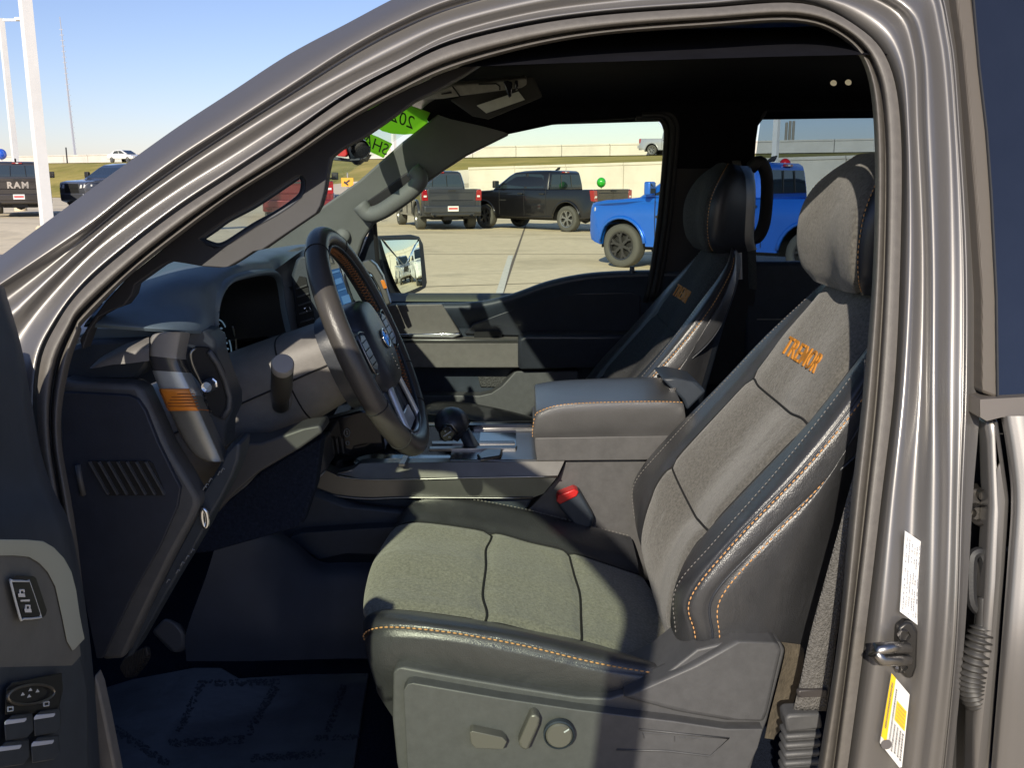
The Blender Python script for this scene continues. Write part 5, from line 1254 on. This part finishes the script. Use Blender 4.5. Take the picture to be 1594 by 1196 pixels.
m=MB(); zc=b.z; m.poly([(-.30,0,zc-.2),(.28,0,zc-.2),(.28,0,zc+.22),(-.30,0,zc+.22)],(0,.02,0)); m.build('sign_board',mat('orange sign paint',(.85,.36,.02),.5),sg,smooth=False)
m=MB(); m.poly([(-.20,-.004,zc-.02),(.02,-.004,zc-.16),(.06,-.004,zc-.10),(-.02,-.004,zc-.04),(.14,-.004,zc+.08),(.08,-.004,zc+.14),(-.08,-.004,zc+.02),(-.14,-.004,zc+.08)],(0,.002,0)); m.build('sign_arrow',INK,sg,smooth=False)
# ---- balloons
def balloon(px,py,D,r,c,label,topz,mname):
    p=U(px,py,D); o=empty('balloon',(p.x,p.y,topz)); tag(o,label,'balloon')
    h=p.z-topz
    m=MB(); m.sphere((0,0,h),r,24,14,sq=(1,1,1.08)); m.lathe([(.001,0),(.025,-.0),(.012,.03)],Matrix.Translation((0,0,h-r*1.1-.02)),8); m.build('balloon_skin',mat(mname,c,.18,coat=1),o,sharp=0)
    m=MB(); m.tube([(0,0,0),(.01,0,h*.4),(0,0,h-r*1.08)],.006,4); m.build('balloon_string',mat('white string',(.6,.6,.55),.7),o)

# ================================================================= PARKED PICKUPS
TYRE=mat('tyre rubber',(.075,.075,.068),.8,bump=('noise',60,.4,.004))
RIM=mat('machined rim',(.34,.34,.33),.32,metal=.8); RIMB=mat('black rim',(.045,.045,.048),.3,metal=.4,coat=.5)
CARGLASS=mat('dark car glass',(.02,.03,.035),.04,coat=1); LAMP=mat('tail lamp red',(.30,.008,.010),.15,coat=1)
LAMPW=mat('clear lamp',(.75,.75,.72),.1,coat=1); BLACKP=mat('black car plastic',(.02,.02,.02),.5)
def carpaint(name,c,metal=.35,rough=.28): return mat(name,c,rough,metal=metal,coat=1.0,coat_rough=.03,mottle=(2,.03))
def wheel_at(root,x,y,z,r,wdt,rimmat,side):
    m=MB(); M=frame_m((x,y,z),(1,0,0),(0,0,1),(0,side,0)); h=wdt/2
    m.lathe([(r*.62,-h*.9),(r*.9,-h),(r*.985,-h*.8),(r,-h*.4),(r,h*.4),(r*.985,h*.8),(r*.93,h),(r*.72,h*.98),(r*.64,h*.8)],M,32)
    wh=m.build('wheel',TYRE,root,sharp=60)
    m=MB(); m.lathe([(r*.64,h*.82),(r*.66,h*.9),(r*.60,h*.86),(r*.56,h*.45)],M,32)
    m.lathe([(.001,h*.72),(r*.14,h*.74),(r*.15,h*.5)],M,16)
    for k in range(6):
        a=2*math.pi*k/6+.3; q=[]
        for da,rr in ((-.30,.14),(.30,.14),(.16,.40),(.30,.61),(.12,.62),(0,.5),(-.12,.62),(-.30,.61),(-.16,.40)): q.append(M@V((rr*r*math.cos(a+da*(1 if rr>.2 else 1.6)),rr*r*math.sin(a+da*(1 if rr>.2 else 1.6)),h*.74)))
        m.poly(q,V((0,-side*.05,0)))
    m.build('rim',rimmat,wh,sharp=30)
    m=MB(); m.lathe([(r*.6,h*.2),(.001,h*.2)],M,24); m.build('brake_disc',BLACKP,wh)
def make_pickup(name,label,paint,loc,head,rimmat=RIM,scale=1.0,trim=None,text=None,group=None,plate_=True,bright=False):
    """x forward, y left, z up, origin on the ground between the axles"""
    t=empty(name,loc,head); t.scale=(scale,)*3; tag(t,label,'pickup truck',group=group)
    rW=.415; xf,xr=1.86,-1.86; trim=trim or BLACKP
    # lower body side profile with wheel arches
    def arch(xc,r,n=10,z0=.42): 
        a0=math.asin((z0-rW)/r) if abs(z0-rW)<r else 0
        return [(xc+r*math.cos(q),rW+r*math.sin(q)) for q in np.linspace(math.pi-a0,a0,n)]
    prof=[(-2.98,.62),(-2.95,.48),(-2.55,.44)]+arch(xr,.56)+[(-1.1,.42),(1.1,.42)]+arch(xf,.54)+[(2.62,.46),(2.86,.50),(2.95,.62),(2.96,.95),(2.90,1.14),(2.78,1.22),(2.3,1.27),(1.35,1.32),(1.12,1.34),(-.98,1.34)]
    prof2=prof+[(-1.0,.92),(-2.86,.92),(-2.90,1.36),(-2.97,1.34)]
    side=prof+[(-1.0,1.345),(-2.92,1.365),(-2.97,1.34)]
    m=MB(); n_=len(prof2)
    # body: three-station extrusion so that the flanks bulge and shoulders are rounded
    def stations(pf,ys):
        vs=[];fs=[]
        for (y,ins) in ys:
            for (x,z) in pf: vs.append((x*(1-ins*.012),y,(z if z<1.1 else z-ins*.05)))
        k=len(pf)
        for s in range(len(ys)-1):
            for i in range(k):
                j=(i+1)%k; fs.append((s*k+i,s*k+j,(s+1)*k+j,(s+1)*k+i))
        fs.append(tuple(range(k))); fs.append(tuple((len(ys)-1)*k+i for i in reversed(range(k))))
        return vs,fs
    v,f=stations(prof2,[(-.90,0),(.90,0)]); m.add(v,f)
    for s in (-1,1):
        v,f=stations(side,[(s*.88,.6),(s*.985,.25),(s*1.0,1.0)]); m.add(v,f)
    body=m.build('body',paint,t,bevel=.022,bseg=2)
    m=MB(); m.poly([(2.1,-.62,1.285),(1.45,-.66,1.345),(1.45,.66,1.345),(2.1,.62,1.285)],(0,0,-.12)); m.poly([(2.86,-.8,1.16),(1.25,-.86,1.33),(1.25,.86,1.33),(2.86,.8,1.16)],(0,0,-.1)); m.build('bonnet',paint,body,bevel=.03,bseg=3)
    # cab
    bot=[(1.22,.90),(-1.0,.90)]; lev=[(1.56,-1.02,.93,1.32),(1.27,-1.01,.905,1.50),(.86,-.99,.82,1.78),(.64,-.97,.78,1.89),(.26,-.90,.70,1.945),(-.1,-.6,.5,1.965)]
    vs=[];fs=[]
    for (a,b,y,z) in lev:
        vs+= [(a,-y*.92,z),(a-.10,-y,z),(b+.08,-y,z),(b,-y*.94,z),(b,y*.94,z),(b+.08,y,z),(a-.10,y,z),(a,y*.92,z)]
    for s in range(len(lev)-1):
        for i in range(8): fs.append((s*8+i,s*8+(i+1)%8,s*8+8+(i+1)%8,s*8+8+i))
    fs.append(tuple((len(lev)-1)*8+i for i in range(8))); fs.append(tuple(reversed(range(8))))
    m=MB(); m.add(vs,fs); cab=m.build('cab',paint,t,bevel=.03,bseg=2)
    def yz(z): 
        for (a,b,y,zz),(a2,b2,y2,zz2) in zip(lev,lev[1:]):
            if zz<=z<=zz2: q=(z-zz)/(zz2-zz); return a+(a2-a)*q,b+(b2-b)*q,y+(y2-y)*q
        return lev[-1][:3]
    for s in (-1,1):
        for nm,q in (('side_window',[(1.24,1.37),(1.04,1.40+.06),(.70,1.78),(.58,1.83),(.06,1.84),(.06,1.38)]),('side_window',[(-.06,1.38),(-.06,1.84),(-.62,1.83),(-.74,1.78),(-.82,1.40)])):
            P=[V((x,s*(yz(z)[2]+.006),z)) for x,z in q]
            m=MB(); m.poly(P,(0,-s*.012,0)); m.build(nm,CARGLASS,cab,smooth=False)
        m=MB()
        for x in (-.02,): m.poly([V((x+d,s*(yz(z)[2]+.008),z)) for d,z in ((-.05,1.37),(.05,1.37),(.04,1.85),(-.04,1.85))],(0,-s*.012,0))
        m.build('door_pillar',BLACKP,cab,smooth=False)
        # door seams, handles, mirror
        m=MB()
        for x in (1.12,-.02,-.98): m.tube([(x,s*1.003,1.33),(x,s*1.006,.9),(x-.02,s*1.003,.5)],.008,4)
        m.build('door_gap',SEAM,body)
        for x in (.16,-.80):
            m=MB(); m.box((x,s*1.012,1.20),(.20,.035,.05)); m.build('door_handle',trim,body,bevel=.012)
        m=MB(); m.box((1.17,s*1.12,1.50),(.13,.22,.24)); m.box((1.20,s*.99,1.42),(.07,.16,.06)); mm=m.build('wing_mirror',trim if not bright else paint,t,bevel=.03,bseg=3)
        m=MB(); m.box((1.102,s*1.12,1.50),(.01,.17,.19)); m.build('mirror_glass',CARGLASS,mm)
        # wheel arch lips
        for xc,r in ((xf,.54),(xr,.56)):
            m=MB(); m.tube([(x,s*1.0,z) for x,z in arch(xc,r,14,.48)],.045,8,flat=.8); m.build('wheel_arch_lip',paint,body,sharp=0)
            m=MB(); M=frame_m((xc,s*.70,rW),(1,0,0),(0,0,1),(0,s,0)); m.lathe([(r*.98,.24),(r*.98,-.2),(.01,-.2)],M,20,a0=-.1,a1=math.pi+.1); m.build('wheel_well',BLACKP,body)
            wheel_at(t,xc,s*.86,rW,rW,.29,rimmat,s)
        # lamps
        m=MB(); m.poly([(-2.985,s*.80,.98),(-2.985,s*1.0,.98),(-2.985,s*1.0,1.33),(-2.985,s*.84,1.33)],(.02,0,0)); m.poly([(-2.985,s*1.004,.98),(-2.86,s*1.008,1.0),(-2.80,s*1.006,1.33),(-2.985,s*1.004,1.33)],(0,-s*.02,0)); tl=m.build('tail_lamp',LAMP,t,bevel=.01)
        m=MB(); m.box((-2.992,s*.90,1.12),(.012,.10,.06)); m.build('reverse_lamp',LAMPW,tl,bevel=.01)
        m=MB(); m.poly([(2.955,s*.62,.98),(2.94,s*.97,1.0),(2.90,s*.97,1.12),(2.91,s*.62,1.12)],(-.05,0,0)); m.poly([(2.94,s*.985,1.0),(2.62,s*1.0,1.06),(2.62,s*1.0,1.13),(2.90,s*.985,1.12)],(0,-s*.03,0)); m.build('headlight',LAMPW,t,bevel=.01)
    # front / rear glass
    def cross(za,zb,which,inset,w0=.80):
        a,b,y=yz(za); a2,b2,y2=yz(zb)
        x1,x2=(a,a2) if which=='f' else (b,b2); d=.012 if which=='f' else -.012
        return [V((x1+d,-y*w0,za)),V((x1+d,y*w0,za)),V((x2+d,y2*w0,zb)),V((x2+d,-y2*w0,zb))]
    m=MB(); m.poly(cross(1.38,1.50,'f',0,.88),(-.01,0,0)); m.poly(cross(1.50,1.78,'f',0,.88),(-.01,0,0)); m.poly(cross(1.78,1.87,'f',0,.88),(-.01,0,0)); m.build('windscreen',CARGLASS,cab,smooth=False)
    m=MB(); m.poly(cross(1.42,1.50,'r',0,.86),(.01,0,0)); m.poly(cross(1.50,1.82,'r',0,.86),(.01,0,0)); rg=m.build('rear_window',CARGLASS,cab,smooth=False)
    m=MB()
    for s in (-1,1): m.tube([V((-1.035,s*.26,1.43)),V((-1.01,s*.24,1.81))],.012,4)
    m.build('rear_window_bar',BLACKP,cab)
    m=MB(); m.box((-.985,0,1.90),(.05,.34,.05)); tb=m.build('high_brake_lamp',LAMP,cab,bevel=.01)
    m=MB(); m.box((-.988,-.0,1.90),(.052,.09,.035)); m.build('cargo_lamp',LAMPW,cab,bevel=.005)
    m=MB(); m.poly([(-.55,.08,1.95),(-.75,.08,1.97),(-.80,.08,2.08),(-.70,.08,2.06)],(0,-.06,0)); m.build('roof_antenna',BLACKP,cab,bevel=.02)
    # tailgate, bumpers, grille
    m=MB(); m.poly([(-2.985,-.80,.80),(-2.985,.80,.80),(-2.995,.82,1.36),(-2.995,-.82,1.36)],(.05,0,0)); tg=m.build('tailgate',paint,t,bevel=.015,bseg=2)
    m=MB(); m.box((-3.0,0,1.30),(.02,.26,.05)); m.build('tailgate_handle',BLACKP,tg)
    m=MB(); m.tube([(-3.0,-.70,.99),(-3.0,.70,.99)],.012,4); m.tube([(-3.0,-.74,1.24),(-3.0,.74,1.24)],.008,4); m.build('tailgate_crease',paint,tg)
    m=MB(); m.box((-3.04,0,.70),(.20,1.92,.22)); m.box((-3.02,0,.56),(.16,1.5,.12)); bp=m.build('rear_bumper',paint if not bright else paint,t,bevel=.03,bseg=3)
    if plate_:
        m=MB(); m.box((-3.146,0,.72),(.012,.36,.17)); pl=m.build('number_plate',WHITE,bp); m=MB(); m.box((-3.154,0,.725),(.006,.30,.05)); m.build('plate_print',RED,bp)
    m=MB(); 
    for s in (-1,1): m.tube([(-2.9,s*.62,.50),(-3.14,s*.62,.50)],.05,12,cap=False)
    m.build('exhaust_tip',CHROME,bp)
    m=MB(); m.box((-2.0,0,.42),(1.6,.5,.16)); m.box((0,0,.40),(4.6,1.1,.14)); m.tube([(-1.86,-.8,.415),(-1.86,.8,.415)],.06,8); m.tube([(1.86,-.8,.415),(1.86,.8,.415)],.05,8); m.lathe([(.001,-.18),(.14,-.12),(.16,0),(.14,.12),(.001,.18)],Matrix.Translation((-1.86,0,.415)),12); m.build('chassis',BLACKP,t)
    m=MB(); m.box((2.95,0,.98),(.04,1.16,.36)); gr=m.build('grille',BLACKP,t,bevel=.03); m=MB(); m.box((2.99,0,1.0),(.02,1.1,.05)); m.build('grille_bar',trim,gr)
    m=MB(); m.box((2.95,0,.66),(.12,1.9,.26)); m.build('front_bumper',paint,t,bevel=.04,bseg=3)
    if text:
        lettering('tailgate_lettering',text,.30,lambda u,v:V((-3.006,-u,1.11+v)),CHROME,tg,thick=(-.01,0,0),bold=.012,space=1.25)
    for o in t.children_recursive:
        if o.type=='MESH' and o.name.split('.')[0] not in ('tyre',):
            if o.data.users>1: continue
            for vv in o.data.vertices:
                x=vv.co.x
                if x>2.2: vv.co.y*=1-.26*((x-2.2)/.76)**2; vv.co.x=2.2+(x-2.2)*.72
    m=MB(); m.box((.95,1.006,.98),(.30,.008,.045)); m.box((.95,-1.006,.98),(.30,.008,.045)); m.build('door_badge',BLACKP,body)
    return t
def place_on(px,py): p=Uz(px,py,0); return (p.x,p.y,0)
BLUEP=carpaint('bright blue paint',(.010,.13,.60),.25); BLKP=carpaint('black paint',(.010,.010,.012)); GRYP=carpaint('dark slate paint',(.05,.055,.065)); BRNP=carpaint('dark brown grey paint',(.055,.048,.045)); REDP=carpaint('deep red paint',(.17,.012,.015)); SILP=carpaint('silver paint',(.45,.46,.47),.6); WHTP=carpaint('white paint',(.78,.78,.76),.0)
def heading_from(p_front, p_rear): d=V(p_front)-V(p_rear); return math.atan2(d.y,d.x)
# blue truck: nose to the left, seen from its left rear
def by_wheels(name,label,paint,fw,rw,**k):
    """fw, rw: picture positions where the near front and near rear tyres touch the ground"""
    a,b=Uz(fw[0],fw[1],0),Uz(rw[0],rw[1],0); d=(a-b); L=d.length; h=math.atan2(d.y,d.x)
    side=V((-math.sin(h),math.cos(h),0)); mid=(a+b)/2
    near_left = (CAM-mid).dot(side)>0
    off=-side*.95 if near_left else side*.95
    return make_pickup(name,label,paint,(mid.x+off.x,mid.y+off.y,0),h,**k), L
def by_wheel(name,label,paint,pos,wheel,head,near,**k):
    """one tyre contact (wheel: 'f'/'r', near: +1 left side / -1 right side) and a heading"""
    p=Uz(pos[0],pos[1],0); s=k.get('scale',1.0); x=(1.86 if wheel=='f' else -1.86)*s; y=.90*near*s
    c,sn=math.cos(head),math.sin(head)
    return make_pickup(name,label,paint,(p.x-(c*x-sn*y),p.y-(sn*x+c*y),0),head,**k)
by_wheel('pickup_truck','bright blue crew cab pickup truck parked behind the passenger seat',BLUEP,(969,416),'f',R(141),1,rimmat=RIMB,bright=True)
by_wheel('pickup_truck','glossy black crew cab pickup truck parked in front of the lower retaining wall',BLKP,(884,361),'r',R(137),1,rimmat=RIM)
by_wheel('pickup_truck','dark slate pickup truck seen from behind, left of the black one',GRYP,(653,357),'r',R(106),1,rimmat=RIM)
by_wheel('pickup_truck','deep red pickup truck seen through the hole of the pillar handle',REDP,(420,353),'r',R(101),1,scale=1.2,rimmat=RIM)
_d=V((-17.4,34,0)).normalized(); _t=V((-17.2,32.6,0))+_d*3.0
make_pickup('pickup_truck','dark brown grey pickup truck showing its lettered tailgate by the light poles',BRNP,(_t.x,_t.y,lot_z(_t.x,_t.y)),math.atan2(_d.y,_d.x)-.03,text='RAM')
_h=R(240); _t=V((-17.0,36.0,0))-V((math.cos(_h),math.sin(_h),0))*2.8
make_pickup('pickup_truck','grey pickup truck with a glinting headlight facing left near the windshield pillar',carpaint('mid grey paint',(.10,.105,.12)),(_t.x,_t.y,lot_z(_t.x,_t.y)),_h)
# trucks behind the camera side that the door mirror shows
# vehicles on the raised road
def car(name,label,paint,loc,head):
    t=empty(name,loc,head); tag(t,label,'car')
    pf=[(-2.25,.45),(-2.3,.75),(-2.2,.98),(-1.6,1.05),(.9,.98),(1.9,.86),(2.28,.66),(2.3,.42)]
    m=MB()
    for y0,y1 in ((-.88,.88),): m.poly([(x,-.88,z) for x,z in pf],(0,1.76,0))
    m.poly([(x,-.72,z) for x,z in [(-1.9,1.02),(-1.2,1.38),(-.5,1.47),(.2,1.42),(1.15,.98)]],(0,1.44,0))
    b=m.build('body',paint,t,bevel=.07,bseg=3)
    for s in (-1,1):
        m=MB(); m.poly([(x,s*.73,z) for x,z in [(-1.35,1.06),(-1.0,1.32),(-.4,1.38),(-.35,1.06)]],(0,s*.012,0)); m.poly([(x,s*.73,z) for x,z in [(-.25,1.06),(-.3,1.38),(.15,1.35),(.75,1.04)]],(0,s*.012,0)); m.build('side_window',CARGLASS,b)
        for x in (-1.4,1.42): wheel_at(t,x,s*.80,.33,.33,.22,RIM,s)
        m=MB(); m.box((2.22,s*.62,.70),(.12,.36,.10)); m.build('headlight',LAMPW,t,bevel=.02); m=MB(); m.box((-2.26,s*.62,.84),(.08,.36,.10)); m.build('tail_lamp',LAMP,t,bevel=.02)
    m=MB(); m.poly([(1.12,-.62,1.01),(1.12,.62,1.01),(.26,.58,1.41),(.26,-.58,1.41)],(.01,0,.012)); m.build('windscreen',CARGLASS,b)
    return t
n=V((wd.y,-wd.x,0))
def on_road(px,off=2.2):
    # point on the raised road seen in picture column px
    best=None
    for k in range(4000):
        t=-2+k*.001; q=wl_(t)+n*off; x=CX+F*(q.x)/((q.y-CAM.y)*math.cos(PITCH)+(CAM.z-3.6)*math.sin(PITCH))
        if best is None or abs(x-px)<best[0]: best=(abs(x-px),q)
    return best[1]
q=on_road(196); car('parked_car','white hatchback driving on the raised road left of the windshield pillar',WHTP,(q.x,q.y,3.62),math.atan2(-wd.y,-wd.x)+math.pi)
q=on_road(1055); make_pickup('pickup_truck','silver pickup truck on the raised road, its red tail lamp above the black truck',SILP,(q.x,q.y,3.62),math.atan2(wd.y,wd.x),plate_=False)
by_wheel('pickup_truck','dark pickup truck mostly hidden behind the driver headrest',carpaint('ink paint',(.02,.022,.026)),(1330,405),'f',R(120),1,rimmat=RIMB)
# ---- balloons tied to the trucks
balloon(1222,256,16.4,.105,(.62,.012,.012),'round red balloon above the blue truck',1.95,'red balloon rubber')
balloon(936,284,31,.155,(.03,.42,.03),'round green balloon over the black truck bed',1.3,'green balloon rubber')
balloon(2,240,40,.21,(.02,.10,.55),'round blue balloon above the brown grey truck at far left',2.1,'blue balloon rubber')

# ================================================================= PASSENGER DOOR MIRROR (outside, reflects the lot behind)
mc=U(628,414,1.14)
toC=(CAM-mc).normalized(); tgt=(V((.80,.55,-.010))).normalized(); mn=(toC+tgt).normalized()
mhx=V((0,0,1)).cross(mn).normalized(); mhy=mn.cross(mhx)
def MF(x,y): return Upl(x,y,mc,mn)
mh=plate('wing_mirror',[(585,372),(592,367),(640,365),(652,368),(658,380),(664,440),(662,448),(650,455),(632,462),(610,466),(606,460),(596,430)],lambda x,y:MF(x,y)+mn*.004,mn*-.10,PLASTIC_D,TR,bevel=.015,bseg=3)
MR=2.0; c0=mc-mn*(MR-.017)
def MS(x,y):
    d=ray(x,y).normalized(); o=CAM-c0; bq=o.dot(d); return CAM+d*(-bq-math.sqrt(bq*bq-(o.dot(o)-MR*MR)))
mo=smooth2([(594,377),(599,374.5),(648,373.5),(652,378),(657,440),(654,446),(630,456),(624,455),(612,432)],3)
mcx=sum(p[0] for p in mo)/len(mo); mcy=sum(p[1] for p in mo)/len(mo)
mgl=[[tuple(MS(mcx+(p[0]-mcx)*k,mcy+(p[1]-mcy)*k)) for p in mo] for k in (.02,.2,.4,.6,.8,1.0)]
grid('wing_mirror_glass',np.array(mgl),mat('mirror silver',(.82,.9,.88),.0,metal=1.0),mh,closed_v=True)
plate('wing_mirror_foot',[(596,440),(612,460),(630,464),(640,461),(640,466),(628,468),(600,466)],lambda x,y:MF(x,y)-mn*.02,mn*-.08,PLASTIC_D,mh,bevel=.008)
for x_,y_ in ((-1.35,-.84),(-1.35,.84),(2.38,-.84),(2.38,.84)): wheel_at(TR,x_,y_,.42,.42,.29,RIMB,-1 if y_<0 else 1)
bedm=MB()
for sy in (-1,1): bedm.box((2.75,sy*.94,1.08),(1.86,.12,.62))
bedm.box((3.66,0,1.08),(.06,1.9,.62)); bedm.box((2.75,0,.86),(1.8,1.8,.06)); bedm.build('cargo_bed',PAINT,TR,bevel=.02)
# two trucks behind to the right: seen in the mirror
def refl(px,py,dist):      # world point seen in the mirror at a pixel
    p=MS(px,py); d=ray(px,py).normalized(); n_=(p-c0).normalized(); r=d-n_*2*d.dot(n_); return p+r*dist
def refl_ground(px,py):
    p=MF(px,py); d=ray(px,py).normalized(); r=d-mn*2*d.dot(mn)
    return p+r*(p.z/-r.z) if r.z<-1e-4 else p+r*40
g1=refl(627,422,26); g2=refl(652,420,22)
make_pickup('pickup_truck','silver pickup truck reflected in the passenger door mirror',SILP,(g1.x,g1.y,0),R(200),plate_=False)
make_pickup('pickup_truck','white pickup truck reflected at the right edge of the door mirror',WHTP,(g2.x,g2.y,0),R(205),plate_=False)
print('MIRROR', mn, g1, g2)
# ================================================================= render settings
adopt_all=[o for o in scene.objects if o.parent is not None]
def under(o):
    while o.parent is not None: o=o.parent
    return o is truck
for o in adopt_all:
    if under(o): o.matrix_parent_inverse=o.parent.matrix_basis.inverted()
scene.view_settings.view_transform='Standard'; scene.view_settings.look='None'; scene.view_settings.exposure=0; scene.view_settings.gamma=1
scene.render.engine='CYCLES'
try:
    scene.cycles.use_denoising=True; scene.cycles.denoiser='OPENIMAGEDENOISE'; scene.cycles.denoising_input_passes='RGB_ALBEDO_NORMAL'; scene.cycles.denoising_prefilter='ACCURATE'
except Exception: pass
scene.cycles.max_bounces=7; scene.cycles.diffuse_bounces=3; scene.cycles.glossy_bounces=3; scene.cycles.transparent_max_bounces=12
scene.cycles.sample_clamp_indirect=4; scene.cycles.caustics_reflective=False; scene.cycles.caustics_refractive=False
